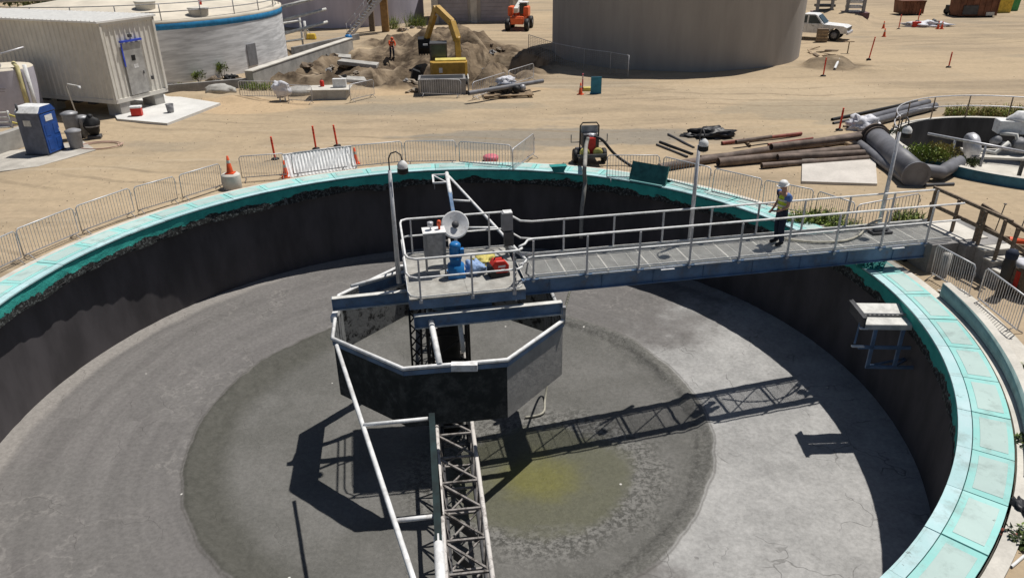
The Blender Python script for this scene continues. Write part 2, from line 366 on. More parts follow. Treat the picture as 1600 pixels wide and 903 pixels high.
# dug-over area: (x, y, rx, ry, dz)
DUG = [(-9.0, 57.5, 8.0, 7.5, -.15), (-3.5, 58.5, 6.5, 9.0, -.12), (-12.0, 52.0, 5.0, 3.0, -.05), (-5.2, 54.5, 4.6, 3.6, -1.15), (-8.8, 51.6, 2.8, 2.4, -1.7), (-.2, 58.5, 3.2, 4.6, -1.7), (-16.6, 64, 3.2, 4.5, -.9), (-10.5, 58.5, 3.6, 3.2, -.35),
       (-5.0, 66.5, 4.2, 4.2, 1.0), (-1.6, 53.2, 1.8, 2.2, .5), (-9.5, 69.5, 3.4, 2.6, .5), (-11.8, 55.6, 2.4, 1.4, -.9), (-3.0, 64.0, 1.6, 1.1, .7), (-7.2, 62.0, 1.2, 1.0, .6), (-12.6, 50.2, 2.2, 1.3, .55), (-7.0, 48.9, 1.3, .9, .5), (-3.2, 60.5, 2.0, 2.6, 1.0), (-14.0, 55.8, 1.4, 5.0, .25)]
def dugmask(x, y):
    d = 0
    for (a, b, rx, ry, dz) in DUG:
        q = ((x-a)/(rx*1.15))**2+((y-b)/(ry*1.15))**2
        d = max(d, 1-sm(.55, 1.25, q))
    return d
def gz(x, y):
    z = GZ
    r = math.hypot(x-CX, y-CY)
    z += .07*noise.noise(Vector((x*.22, y*.22, 3)))*sm(14.5, 19, r)+.025*noise.noise(Vector((x*.9, y*.9, 8)))*sm(13.6, 15, r)
    if -24 < x < 8 and 42 < y < 80:
        d = dugmask(x, y)
        for (a, b, rx, ry, dz) in DUG:
            q = ((x-a)/rx)**2+((y-b)/ry)**2
            z += dz*(1-sm(.25, 1.1, q) if dz > 0 else 1-sm(.6, 1.05, q))
        z += d*(.85*noise.fractal(Vector((x*.55, y*.55, 2.2)), 1.0, 2.1, 5))
    # low spoil bank beside the tall tank and behind the pickup
    for (a, b, rx, ry, dz) in ((23.0, 55.2, 1.9, 1.6, .55), (25.5, 53.0, 2.0, .9, .25), (34, 82, 7, 3, 1.2), (-17.2, 45.7, 2.6, 1.0, .28), (-20, 46.6, 1.6, .8, .25)):
        q = ((x-a)/rx)**2+((y-b)/ry)**2
        if q < 1.3: z += dz*(1-sm(.1, 1.2, q))*(1+.5*noise.noise(Vector((x, y, 4))))
    return z
def build_ground():
    rr = [13.3+.3*i for i in range(165)]
    while rr[-1] < 1500: rr.append(rr[-1]*1.16)
    na = 720; vs = []; dug = []; soil = []
    for r in rr:
        for j in range(na):
            a = 2*math.pi*j/na; x = CX+r*math.cos(a); y = CY+r*math.sin(a)
            d2 = math.hypot(x-T2[0], y-T2[1])
            if T2[2]-.35 < d2 < T2[2]+.12:
                k = (T2[2]+.12)/d2; x = T2[0]+(x-T2[0])*k; y = T2[1]+(y-T2[1])*k
            vs.append((x, y, gz(x, y)))
            g = 0
            if -24 < x < 8 and 42 < y < 80: g = dugmask(x, y)
            g = max(g, .7*(1-sm(.5, 1.3, ((x-23.5)/2.6)**2+((y-54.6)/1.9)**2)))
            dug.append(g)
            soil.append(sm(10.0, 10.5, x)*sm(12.2, 11.2, y))
    fs = []
    for i in range(len(rr)-1):
        for j in range(na):
            j2 = (j+1) % na; q = (i*na+j, i*na+j2, (i+1)*na+j2, (i+1)*na+j)
            cx = sum(vs[k][0] for k in q)/4; cy = sum(vs[k][1] for k in q)/4
            if math.hypot(cx-T2[0], cy-T2[1]) < T2[2]+.1: continue
            fs.append(q)
    me = bpy.data.meshes.new('ground'); me.from_pydata(vs, [], fs); me.materials.append(DIRT)
    me.polygons.foreach_set('use_smooth', [True]*len(fs))
    for nm, dat in (('dug', dug), ('soil', soil)):
        at = me.attributes.new(nm, 'FLOAT', 'POINT'); at.data.foreach_set('value', dat)
    o = bpy.data.objects.new('ground', me); COL.objects.link(o); tag(o, kind='structure')
build_ground()
# ------------------------------------------------------------------ the drained clarifier tank
DE, DC = 3.61, 4.42
def flz(r): return -(DE+(DC-DE)*(1-r/12.5))
basin = thing('clarifier_tank', 'huge round drained clarifier tank with a teal rim and grey dried sludge on its floor', 'clarifier tank', (CX, CY, 0))
def cyl_face(mb, R, z0, z1, n=240, nz=1, a0=0, a1=2*math.pi, mi=0, smooth=True):
    return mb.lathe([(R, z0+(z1-z0)*i/nz) for i in range(nz+1)], n, a0=a0, a1=a1, mi=mi, smooth=smooth)
b = MB(); b.lathe([(RW, -4.2), (RW, -.56)], 360); b.build('basin_wall', WALLD, basin)
b = MB(); b.lathe([(RW, -.56), (RIN-.02, -.555)], 240); b.build('launder_soffit', WALLD, basin)
b = MB(); nA = 300; vs = []; rs = [0]+[.12*i for i in range(1, 105)]
for r in rs:
    for j in range(nA):
        a = 2*math.pi*j/nA; x = r*math.cos(a); y = r*math.sin(a)
        rq = r+.35*noise.noise(Vector((x*.5, y*.5, 1)))
        z = flz(r)-.07*(1-sm(6.6, 7.2, rq))+.09*math.exp(-((rq-7.26)/.16)**2)
        am = .05*sm(6.2, 6.7, rq)*(1-sm(7.2, 7.6, rq))+.018
        z += am*noise.fractal(Vector((x*3, y*3, 5)), 1, 2, 3)
        vs.append((x, y, z))
fs = [(i*nA+j, i*nA+(j+1) % nA, (i+1)*nA+(j+1) % nA, (i+1)*nA+j) for i in range(len(rs)-1) for j in range(nA)]
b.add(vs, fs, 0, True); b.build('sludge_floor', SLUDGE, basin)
b = MB(); nA = 720
prof = [0, -.06, -.12, -.2, -.3, -.4, -.47, -.52, -.57]; vs = []
for i, z in enumerate(prof):
    for j in range(nA):
        a = 2*math.pi*j/nA; k = i/8
        wob = noise.fractal(Vector((math.cos(a)*9, math.sin(a)*9, z*2)), 1, 2, 4)
        vs.append(((RIN-.05*k*abs(wob)*2)*math.cos(a), (RIN-.05*k*abs(wob)*2)*math.sin(a), z-(.10*(wob+.6) if i == 8 else 0)))
fs = [(i*nA+j, i*nA+(j+1) % nA, (i+1)*nA+(j+1) % nA, (i+1)*nA+j) for i in range(8) for j in range(nA)]
b.add(vs, fs, 0, True); b.build('launder_face', LAUND, basin)
b = MB(); b.lathe([(RIN-.01, -.085), (RIN-.01, -.05), (ROUT, -.05)], 240); b.build('launder_bed', TEALD, basin)
# cover panels: 56 round the rim
NP = 56; DA = 2*math.pi/NP
def panel_mesh():
    b = MB(); g = .0010
    rads = [RIN-.045, RIN+.20, RIN+.215, RIN+.33, ROUT-.10, ROUT]
    def sector(r0, r1, a0, a1, z0, z1, mi, n=4):
        vs = []; 
        for z in (z0, z1):
            for r in (r0, r1):
                for j in range(n+1):
                    a = a0+(a1-a0)*j/n; vs.append((r*math.cos(a), r*math.sin(a), z))
        k = n+1; fs = []
        for j in range(n):
            fs += [(2*k+j, 2*k+j+1, 3*k+j+1, 3*k+j), (j, k+j, k+j+1, j+1), (j, j+1, 2*k+j+1, 2*k+j), (k+j, 3*k+j, 3*k+j+1, k+j+1)]
        fs += [(0, 2*k, 3*k, k), (n, k+n, 3*k+n, 2*k+n)]
        b.add(vs, fs, mi)
    sector(rads[0], rads[1], g*.4, DA-g*.4, -.045, 0, 2)
    sector(rads[2], rads[5], g, DA-g, -.045, .004, 1)
    sector(rads[3], rads[4], .013, DA-.013, .0045, .011, 0)
    return b
pan0 = panel_mesh().build('cover_panel', [COVC, COVB, COVI], basin, bevel=.004)
HK = 9
for k in range(NP):
    if k == HK: continue
    o = pan0 if k == 0 else pan0.copy()
    if k: COL.objects.link(o); o.parent = basin
    o.rotation_euler = (random.uniform(-.0006, .0006), random.uniform(-.0006, .0006), k*DA-R_(6.43))
# opened hatch leaning up
ha = HK*DA-R_(6.43)+DA/2
b = MB()
er = Vector((math.cos(ha), math.sin(ha), 0)); et = Vector((-er.y, er.x, 0))
M = Matrix((et, (er*.34+Vector((0, 0, .94))).normalized(), (-er*.94+Vector((0, 0, .34))).normalized())).transposed()
b.box(er*(RIN+.20)+Vector((0, 0, .36)), (1.5, .72, .05), M=M)
for s in (-1, 1): b.box(er*(RIN+.23)+et*s*.74+Vector((0, 0, .36)), (.05, .72, .12), M=M)
b.build('open_hatch', TEALD, basin); tag(bpy.data.objects[kids(basin)[-1].name])
b = MB(); b.lathe([(RIN-.04, -.02), (RIN-.04, .03), (RIN+.06, .03)], 8, a0=ha-DA/2, a1=ha+DA/2); b.lathe([(ROUT-.10, .02), (ROUT, .02), (ROUT, -.06)], 8, a0=ha-DA/2, a1=ha+DA/2); b.build('hatch_frame', COVB, basin)
# curb ring outside the covers and the raised parapet on the right
b = MB(); b.lathe([(ROUT+.02, -.05), (ROUT+.03, -.2)], 240); b.lathe([(ROUT+.05, -.3), (ROUT+.05, -.035), (ROUT+.30, -.045), (ROUT+.31, -.3)], 240, smooth=False); b.build('concrete_curb', CONCP, basin)
b = MB(); A0, A1 = R_(-33), R_(-.3)
b.lathe([(ROUT+.20, -.02), (ROUT+.21, .36)], 60, a0=A0, a1=A1, mi=0)
b.lathe([(ROUT+.21, .36), (ROUT+.40, .37), (ROUT+.42, -.3)], 60, a0=A0, a1=A1, mi=1, smooth=False)
for a in (A0, A1):
    e = Vector((math.cos(a), math.sin(a), 0)); b.bar(e*(ROUT+.205)+Vector((0, 0, .165)), e*(ROUT+.415)+Vector((0, 0, .165)), .03, .40, mi=1)
b.build('parapet', [GREYTEAL, CONCP], basin)
# weir brackets under the launder (seen only as dark stubs)
# lattice scum ramp at the foot of the bridge
b = MB()
p0 = G(1352, 425, .02)-CC; 
A_ = [G(1345, 408, .25)-CC, G(1395, 385, .25)-CC, G(1378, 423, .02)-CC, G(1337, 416, .02)-CC]
for i in range(8):
    t = i/7; b.tube([A_[0].lerp(A_[1], t), A_[3].lerp(A_[2], t)], .018, 5); b.tube([A_[0].lerp(A_[3], t), A_[1].lerp(A_[2], t)], .018, 5)
b.add([v-Vector((0, 0, .03)) for v in A_], [(0, 1, 2, 3)])
b.build('lattice_grate', TEAL, basin)
# ------------------------------------------------------------------ walkway bridge with its square platform
BA = R_(10.5); bridge = thing('walkway_bridge', 'blue steel walkway bridge with white handrails reaching to the square platform at the tank centre', 'walkway bridge', (CX, CY, 0), BA)
ZD = .75
b = MB()
for i in range(11):
    x0 = 2.0+1.165*i
    for k in range(31): b.box((x0+.58, -.60+.04*k, ZD-.02), (1.15, .011, .032))
    for x in (x0+.006, x0+1.15): b.box((x, 0, ZD-.0205), (.012, 1.23, .035))
    for k in (3, 7): b.box((x0+.115*k, 0, ZD-.012), (.008, 1.2, .010))
b.build('walkway_deck', GRATE, bridge)
b = MB()
for i in range(2):
    for j in range(3): b.box((-1.03+1.475*(i+.5), -1.28+.96*(j+.5), ZD-.03), (1.47, .953, .05))
b.build('platform_deck', DECK, bridge)
def ibeam(b, p0, p1, h=.42, w=.17, t=.02, mw=0, mf=0):
    p0 = Vector(p0); p1 = Vector(p1)
    b.bar(p0, p1, t, h-.04, mi=mw)
    b.bar(p0+Vector((0, 0, h/2-.01)), p1+Vector((0, 0, h/2-.01)), w, .02, mi=mf); b.bar(p0-Vector((0, 0, h/2-.01)), p1-Vector((0, 0, h/2-.01)), w, .02, mi=mf)
for s in (-1, 1):
    b = MB(); ibeam(b, (1.95, s*.59, ZD-.28), (14.8, s*.59, ZD-.28), .44, .14); 
    for i in range(9): b.bar((2.7+1.45*i, s*.59, ZD-.46), (2.7+1.45*i, s*.59, ZD-.10), .012, .10)
    b.build('girder', BLUEB, bridge)
b = MB()
for i in range(9): b.bar((2.4+1.45*i, -.57, ZD-.2), (2.4+1.45*i, .57, ZD-.2), .06, .1)
for i in range(8):
    b.bar((2.4+1.45*i, -.55, ZD-.25), (3.85+1.45*i, .55, ZD-.25), .04, .04)
b.build('cross_brace', BLUEB, bridge)
b = MB()
for v in (-1.27, 1.57): b.box((.435, v, ZD-.17), (2.95, .03, .24))
for u in (-1.03, 1.90): b.box((u, .15, ZD-.17), (.03, 2.81, .24))
for u in (-.3, .45, 1.2): b.bar((u, -1.24, ZD-.15), (u, 1.55, ZD-.15), .06, .12)
b.build('platform_frame', BLUEB, bridge)
b = MB(); b.box((.45, -1.0, .30), (1.25, .06, .42)); b.box((.45, -.4, .28), (1.2, 1.1, .38)); b.build('drive_pedestal', BLUEB, bridge)
# handrails: each run is a part, its posts sub-parts
def rail_run(pts, posts, zt=1.05, toe=.12, shared=[None]):
    b = MB(); P = [Vector((p[0], p[1], 0)) for p in pts]
    for h, r in ((zt, .03), (zt*.52, .026)):
        b.tube([p+Vector((0, 0, ZD+h)) for p in P], r, 8)
    if toe:
        for p, q in zip(P[:-1], P[1:]): b.bar(p+Vector((0, 0, ZD+.01+toe/2)), q+Vector((0, 0, ZD+.01+toe/2)), .012, toe)
    o = b.build('handrail', WHITE, bridge)
    for (u, v) in posts:
        if shared[0] is None:
            b = MB(); b.box((0, 0, zt/2-.10), (.045, .045, zt+.14)); b.box((0, 0, -.09), (.09, .08, .09))
            shared[0] = b.build('rail_post', GALV, o)
            q = shared[0]
        else:
            q = shared[0].copy(); COL.objects.link(q); q.parent = o
        q.location = (u, v, ZD)
    return o
rail_run([(14.85, -.56), (2.25, -.56), (2.1, -.62), (1.98, -.85), (1.8, -1.0)], [(2.26+1.45*i, -.60) for i in range(9)], toe=.03)
rail_run([(14.85, .68), (2.5, .68), (2.2, .8), (2.02, 1.25), (1.9, 1.6)], [(1.95+1.45*i, .68) for i in range(1, 10)])
rail_run([(1.9, 1.6), (.4, 1.6), (-.85, 1.6), (-1.0, 1.52), (-1.04, 1.3), (-1.04, -.9), (-.98, -1.12), (-.8, -1.24), (.4, -1.24), (1.55, -1.24), (1.75, -1.22), (1.86, -1.1)],
         [(-.75, 1.6), (.5, 1.6), (1.45, 1.6), (-1.04, .2), (-.75, -1.26), (.55, -1.26), (1.62, -1.26)], toe=.03)
# bottom kick rail, cable clips and the small white plates below the near rail
b = MB()
for u in (5.95, 12.9): b.box((u, -.68, ZD-.09), (.38, .14, .02))
for i in range(8): b.bar((2.4+1.45*i, -.65, ZD-.06), (3.5+1.45*i, -.65, ZD-.06), .03, .035)
b.build('kick_rail', WHITE, bridge)
b = MB()
b.tube([(2.3, .63, ZD+.1), (5, .64, ZD+.12), (8, .62, ZD+.1), (11.5, .64, ZD+.11), (14.7, .64, ZD+.1)], .035, 6)
b.build('conduit', OFFW, bridge)
# pipe bent steps and chain guard where the walkway meets the platform
b = MB()
b.tube([(1.86, -1.1, ZD+.55), (1.95, -.85, ZD+.55), (2.1, -.7, ZD+.45), (2.0, -.9, ZD+.25), (2.1, -.75, ZD+.12)], .028, 6)
for k in range(9): b.tube([(1.66+.02*(k % 2), -1.27, ZD+.9-.14*k), (1.66-.02*(k % 2), -1.27, ZD+.79-.14*k)], .018, 5)
b.build('gate_chain', GALVD, bridge)
# abutment under the landward end
abut = thing('concrete_abutment', 'grey concrete abutment block with a stepped side carrying the landward end of the bridge', 'abutment', (CX, CY, 0), BA)
b = MB()
b.box((14.32, .02, .05), (.86, 1.75, 1.34)); b.box((15.45, -.15, .05), (1.36, 2.0, 1.34))
b.build('abutment_wall', CONCG, abut, bevel=.012)
b = MB(); b.box((15.25, .0, .735), (1.05, 1.5, .04)); b.build('landing', CONCP, abut)
for i in range(4):
    b = MB(); zt = ZD-.19*(i+1); b.box((15.6, -1.15-.34*i-.17, zt/2-.15), (1.05, .338, zt+.5)); b.box((15.6, -1.15-.34*i-.17, zt+.12), (1.09, .35, .05), mi=1)
    b.build('step', [CONCG, CONCP], abut, bevel=.008)
b = MB(); b.lathe([(.12, -.3), (.12, .55), (0, .56)], 12, c=(14.2, -1.15, 0)); b.build('pipe_stub', CONC, abut)
# ------------------------------------------------------------------ centre works
FA = R_(210.6); R8 = 3.19
well = thing('feedwell', 'dark octagonal feedwell drum with a white rim pipe hung under the platform', 'feedwell', (CX, CY, 0))
SKIRTI = make_scaly('peeling_grey_paint', (.20, .205, .205), (.022, .022, .022), .40, .52, 3.2)
SKIRTO = make_scaly('scummed_dark_steel', (.085, .088, .085), (.020, .024, .024), .42, .72, 2.6)
SKIRTLIT = make_scaly('sunlit_skirt_tone', (.34, .325, .305), (.27, .26, .245), .35, .65, 2.2)  # lighter skirt tone: grazing sunlight painted into the colour of one plate
V8 = [Vector((math.cos(FA+k*math.pi/4), math.sin(FA+k*math.pi/4), 0)) for k in range(8)]
for k in range(8):
    a, c = V8[k], V8[(k+1) % 8]; b = MB(); zt, zb = -.27, -1.9
    o_ = [a*R8+Vector((0, 0, zt)), c*R8+Vector((0, 0, zt)), c*R8+Vector((0, 0, zb)), a*R8+Vector((0, 0, zb))]
    i_ = [v*((R8-.05)/R8) for v in o_]; i_ = [Vector((v.x, v.y, w.z)) for v, w in zip(i_, o_)]
    n = 10
    b.add(o_+i_, [(0, 3, 2, 1), (3, 7, 6, 2), (0, 1, 5, 4), (0, 4, 7, 3), (1, 2, 6, 5)], 0); b.add(i_, [(0, 1, 2, 3)], 1)
    b.build('skirt_plate', [SKIRTLIT if k == 2 else SKIRTO, SKIRTI], well)
b = MB(); b.tube([V8[k % 8]*(R8+.02)+Vector((0, 0, -.22)) for k in range(9)], .052, 10); b.build('rim_pipe', WHITE, well)
b = MB()
for k in range(8):
    a, c = V8[k]*(R8+.015), V8[(k+1) % 8]*(R8+.015); b.bar(a+Vector((0, 0, -.35)), c+Vector((0, 0, -.35)), .03, .12)
b.build('rim_band', BLUEB, well)
b = MB()
m1 = (V8[1]+V8[2])/2*(R8+.06); b.box(m1+Vector((.2, 0, -.26)), (.62, .18, .17)); b.build('hinge_plate', WHITE, well); b = MB(); m2 = (V8[7]+V8[0])/2*(R8+.05); b.box(m2+Vector((0, .1, -.24)), (.14, .55, .17))
b.build('hinge_plate', WHITE, well)
def loc(u, v, z, a=BA): return Vector((u*math.cos(a)-v*math.sin(a), u*math.sin(a)+v*math.cos(a), z))
for (p, q) in (((-3.0, .12), (-.75, .16)), ((-.95, -1.32), (2.85, -1.33)), ((-2.3, .78), (-1.0, 1.42))):
    b = MB(); ibeam(b, loc(p[0], p[1], .14), loc(q[0], q[1], .14), .36, .16, mw=0, mf=1)
    b.box(loc(p[0], p[1], .14), (.02, .16, .34), rz=BA); b.box(loc(q[0], q[1], .14), (.02, .16, .34), rz=BA)
    b.build('support_beam', [BLUEB, OFFW], well)  # flanges in white to paint in the sunlit beam edges
b = MB(); b.tube([loc(-2.5, .65, .36), loc(-1.15, 1.3, .36)], .05, 8); b.build('hanger_pipe', WHITE, well); b = MB(); b.tube([loc(-.55, -.9, .2), loc(-.5, -2.95, -.2)], .075, 10)
b.build('hanger_pipe', WHITE, well); b = MB(); b.tube([loc(.2, -.9, .2), loc(.25, -1.3, -.9)], .06, 8); b.build('hanger_pipe', WHITE, well)
b = MB()
for (vx, r) in (((V8[3]*R8), .05), ((V8[4]*R8), .05)): b.box(vx+Vector((0, 0, -.08)), (.12, .12, .5))
b.build('corner_lug', GALVD, well)
# centre column, cage and drive head
colm = thing('centre_column', 'dark central column with a lattice cage hanging below the blue drive head inside the feedwell', 'column', (CX, CY, -4.3))
b = MB(); b.lathe([(.30, 0), (.30, 4.2)], 20); b.build('column_shaft', BLACK, colm)
b = MB(); cg = .52
cs = [Vector((sx*cg, sy*cg, 0)) for sx, sy in ((-1, -1), (1, -1), (1, 1), (-1, 1))]
for q in cs: b.bar(q+Vector((0, 0, .4)), q+Vector((0, 0, 4.3)), .07, .07)
for k in range(4):
    p, q = cs[k], cs[(k+1) % 4]
    for i in range(5): b.bar(p+Vector((0, 0, .5+.75*i)), q+Vector((0, 0, 1.2+.75*i)), .045, .045); b.bar(p+Vector((0, 0, .5+.75*i)), q+Vector((0, 0, .5+.75*i)), .045, .045)
b.build('lattice_cage', BLACK, colm)
b = MB(); b.lathe([(0, 4.95), (.55, 4.95), (.62, 4.85), (.62, 4.50), (.5, 4.4), (.5, 4.2), (0, 4.2)], 24); b.build('drive_head', BLUEB, colm)
b = MB(); b.tube([(-.75, .15, 4.1), (-.85, .1, 1.0)], .03, 6); b.tube([(-1.05, .1, 4.0), (-1.1, .1, 1.1)], .03, 6)
for i in range(8): b.tube([(-.78-.005*i, .14, 3.9-.37*i), (-1.07, .1, 3.55-.37*i)], .022, 5); b.tube([(-1.07, .1, 3.9-.37*i), (-.79, .13, 3.55-.37*i)], .022, 5)
b.build('torque_ladder', BLACK, colm)
# rotating rake arms (two, opposite) with their skimmers and stays
ARM = R_(-83)
rake = thing('rake_arm', 'rotating rake mechanism with long lattice arms, white skimmer pipes and stay tubes', 'rake mechanism', (CX, CY, 0), ARM)
TRUSSC = make_scaly('worn_white_steel', (.58, .55, .52), (.12, .10, .09), .30, .50, 4)
WEBC = make_scaly('dirty_grey_steel', (.27, .25, .235), (.07, .062, .055), .36, .56, 4)
RAKET = mat('dark_teal_beam', (.008, .022, .023), .6, var=.35)
for sgn in (1, -1):
    def P(u, v, z): return Vector((sgn*u, sgn*v, z))
    # lattice arm
    b = MB(); zt, zb = -2.62, -3.72; T = 12
    uu = [.6+.92*i for i in range(T)]; ue = uu[-1]
    for v in (-.49, .43): b.tube([P(.6, v, zt), P(ue, v, zt+.05)], .055, 8)
    b.build('upper_chord', TRUSSC, rake)
    b = MB()
    for v in (-.38, .36): b.tube([P(.6, v, zb), P(ue, v, zb+.42)], .05, 8)
    b.build('lower_chord', DGREY, rake)
    b = MB()
    for i, u in enumerate(uu):
        zl = zb+.42*(u-.6)/(ue-.6)
        b.bar(P(u, -.49, zt), P(u, .43, zt), .05, .05)
        b.bar(P(u, -.38, zl), P(u, .36, zl), .05, .05)
        for v, w in ((-.49, -.38), (.43, .36)): b.bar(P(u, v, zt), P(u, w, zl), .045, .045)
        if i < T-1:
            u2 = uu[i+1]; zl2 = zb+.42*(u2-.6)/(ue-.6)
            b.bar(P(u, -.49, zt), P(u2, .43, zt), .045, .045)
            b.bar(P(u, -.49, zt), P(u2, -.38, zl2), .04, .04); b.bar(P(u, .43, zt), P(u2, .36, zl2), .04, .04)
            b.bar(P(u, .36, zl), P(u2, -.38, zl2), .04, .04)
    b.build('lattice_web', WEBC, rake)
    for i in range(8):
        u = 2.2+1.2*i; b = MB(); b.box(P(u, 0, flz(u)+.36), (.95, .03, .28), rz=R_(38)); b.build('scraper_blade', DGREY, rake)
    # skimmer: teal box beam then white pipe
    b = MB(); b.bar(P(5.3, -.56, -.05), P(8.85, -.56, -.05), .12, .30)
    b.bar(P(5.36, -.56, -.2), P(5.36, -.52, -2.6), .10, .10)
    b.build('skimmer_beam', RAKET if sgn > 0 else BLUEB, rake)
    b = MB(); b.tube([P(8.7, -.56, .02), P(11.5, -.56, .02)], .085, 10); 
    b.bar(P(11.35, -.56, .02), P(11.35, .05, .02), .06, .06); b.bar(P(10.3, -.56, .02), P(10.3, .02, .02), .06, .06); b.bar(P(11.35, .02, .02), P(10.3, .02, .02), .06, .06); b.bar(P(11.35, .02, .02), P(10.3, -.5, .02), .04, .04)
    b.build('skimmer_pipe', WHITE, rake)
    b = MB(); b.box(P(10.9, -.02, -.12), (1.2, .03, .26)); b.build('skimmer_blade', GALVD, rake)
    # stay tube from the feedwell side out to the pipe, with two spacers
    b = MB(); b.tube([P(1.7, -2.8, -.2), P(9.45, -.99, 0), P(11.3, -.58, .02)], .05, 8); b.build('stay_tube', WHITE, rake)
    b = MB()
    for u, v in ((5.3, -1.95), (8.14, -1.28)): b.tube([P(u, v, -.06), P(u+.05, -.58, 0)], .042, 8)
    b.build('spacer_tube', WHITE, rake)
# ------------------------------------------------------------------ scum box on the tank wall
th = R_(-3.0); sb = thing('scum_trough', 'light grey steel scum trough on a braced frame fixed to the inner tank wall', 'scum trough', (CX, CY, 0), th)
b = MB()
b.add([(10.98, .42, -.16), (12.12, .42, -.16), (12.12, -.02, -.28), (10.98, -.02, -.28), (10.98, .42, -.2), (12.12, .42, -.2), (12.12, -.02, -.32), (10.98, -.02, -.32)], [(0, 1, 2, 3), (4, 7, 6, 5), (0, 3, 7, 4), (1, 5, 6, 2), (0, 4, 5, 1), (3, 2, 6, 7)])
b.box((11.55, -.27, -.34), (1.2, .42, .04)); b.box((11.55, -.48, -.40), (1.2, .03, .14)); b.build('trough_top', OFFW, sb)
b = MB(); b.bar((10.97, -.04, -.24), (12.15, -.04, -.24), .03, .03)
for i in range(10): b.bar((10.98+.118*i, -.05, -.33), (11.04+.118*i, -.05, -.24), .02, .02); b.bar((11.04+.118*i, -.05, -.24), (11.1+.118*i, -.05, -.33), .02, .02)
b.build('truss_edge', MGREY, sb)
b = MB(); b.box((10.93, .02, -.28), (.04, 1.0, .36)); b.box((10.88, -.03, -.12), (.10, 1.02, .03)); b.build('end_plate', DGREY, sb)
b = MB()
for u in (11.25, 11.95): b.bar((u, -.45, -.4), (u, -.45, -1.62), .09, .06)
b.bar((10.9, -.45, -1.02), (12.25, -.45, -1.02), .06, .08); b.bar((11.2, -.45, -1.62), (12.5, -.45, -1.62), .06, .08)
b.bar((10.93, -.2, -.42), (10.86, -.3, -1.0), .05, .05)
for u in (11.25, 11.95): b.bar((u, -.45, -1.6), (12.65, .2, -1.7), .05, .05)
b.build('support_frame', BLUEB, sb)
b = MB(); b.box((10.93, -.46, -.45), (.20, .10, .03)); b.box((10.88, -.46, -.99), (.32, .08, .03)); b.build('wear_strip', WHITE, sb)
# ------------------------------------------------------------------ platform equipment (rests on the bridge platform)
def BW(u, v, z=ZD): p = loc(u, v, z); return Vector((CX+p.x, CY+p.y, z))
t = thing('control_cabinet', 'grey control cabinet on thin legs with an orange beacon on top, on the platform', 'control cabinet', BW(-.22, .22), BA)
b = MB(); b.box((0, 0, .82), (.56, .40, .72)); b.build('cabinet_body', MGREY, t, bevel=.01)
b = MB(); b.box((.0, -.212, .82), (.40, .02, .68)); b.build('door', GALVD, t)
b = MB(); b.box((0, 0, 1.195), (.60, .46, .03)); b.build('cabinet_roof', WHITE, t)
for sx in (-.24, .24):
    for sy in (-.16, .16): b = MB(); b.box((sx, sy, .23), (.04, .04, .46)); b.build('leg', GALVD, t)
b = MB(); b.bar((-.24, -.16, .18), (.24, -.16, .18), .03, .03); b.build('brace', GALVD, t)
b = MB(); b.lathe([(.02, 1.21), (.02, 1.28), (.07, 1.30), (.08, 1.42), (0, 1.43)], 12, c=(-.08, .02, 0)); b.build('horn', GALV, t)
b = MB(); b.lathe([(.03, 1.21), (.03, 1.30), (.055, 1.31), (.055, 1.43), (.03, 1.46), (0, 1.46)], 12, c=(.15, .02, 0)); b.build('beacon', ORANGE, t)
t = thing('drive_motor', 'bright blue upright gear motor standing at the middle of the tank platform', 'motor', BW(.28, -.12), BA)
b = MB(); b.box((0, 0, .05), (.46, .42, .10)); b.lathe([(.22, .1), (.22, .34), (.15, .36), (.15, .50)], 16); b.build('gearbox', BLUEM, t)
b = MB(); b.lathe([(.17, .50), (.17, .54), (.135, .56), (.135, .80), (.15, .82), (.15, .90), (.10, .95), (0, .95)], 16)
for k in range(12): b.box((.14*math.cos(k*.5236), .14*math.sin(k*.5236), .68), (.03, .01, .22), rz=k*.5236)
b.build('motor_housing', BLUEM, t)
b = MB(); b.box((.17, -.04, .70), (.10, .14, .16)); b.build('terminal_box', BLUEM, t)
t = thing('round_flood_lamp', 'big white round dish lamp on a short post behind the blue motor', 'dish lamp', BW(.40, .72), BA)
M = Matrix.Rotation(R_(-62), 3, 'X').transposed()
Md = Matrix.Rotation(R_(62), 3, 'X')
b = MB(); b.tube([(0, .02, 0), (0, .02, .95)], .04, 10); b.build('post', GALV, t)
b = MB(); b.lathe([(.09, -.02), (.345, .03), (.37, .02), (.375, -.06), (.33, -.11), (0, -.14)], 28, c=(0, 0, 1.12), M=Md, smooth=False); b.build('dish', WHITE, t)
b = MB(); b.lathe([(0, .07), (.07, .065), (.10, .02)], 16, c=(0, -.01, 1.12), M=Md); b.build('socket', DGREY, t)
t = thing('red_generator', 'red and black portable generator sitting on the platform by the gate', 'generator', BW(1.38, -.30), BA+.15)
b = MB(); b.prism([(-.24, .04), (.24, .04), (.26, .30), (.14, .44), (-.12, .46), (-.25, .30)], -.15, .15, c=(0, 0, 0)); b.build('red_cover', RED, t, bevel=.03)
b = MB(); b.prism([(-.26, .0), (.27, .0), (.27, .10), (-.10, .12), (-.22, .36), (-.28, .34)], -.165, .165); b.build('black_base', BLACK, t, bevel=.01)
b = MB(); b.tube([(-.12, 0, .44), (-.08, 0, .52), (.10, 0, .52), (.13, 0, .43)], .02, 6); b.build('handle', BLACK, t)
b = MB(); b.box((.05, -.153, .30), (.20, .006, .05)); b.box((.08, -.153, .22), (.10, .006, .03)); b.build('decal', WHITE, t)
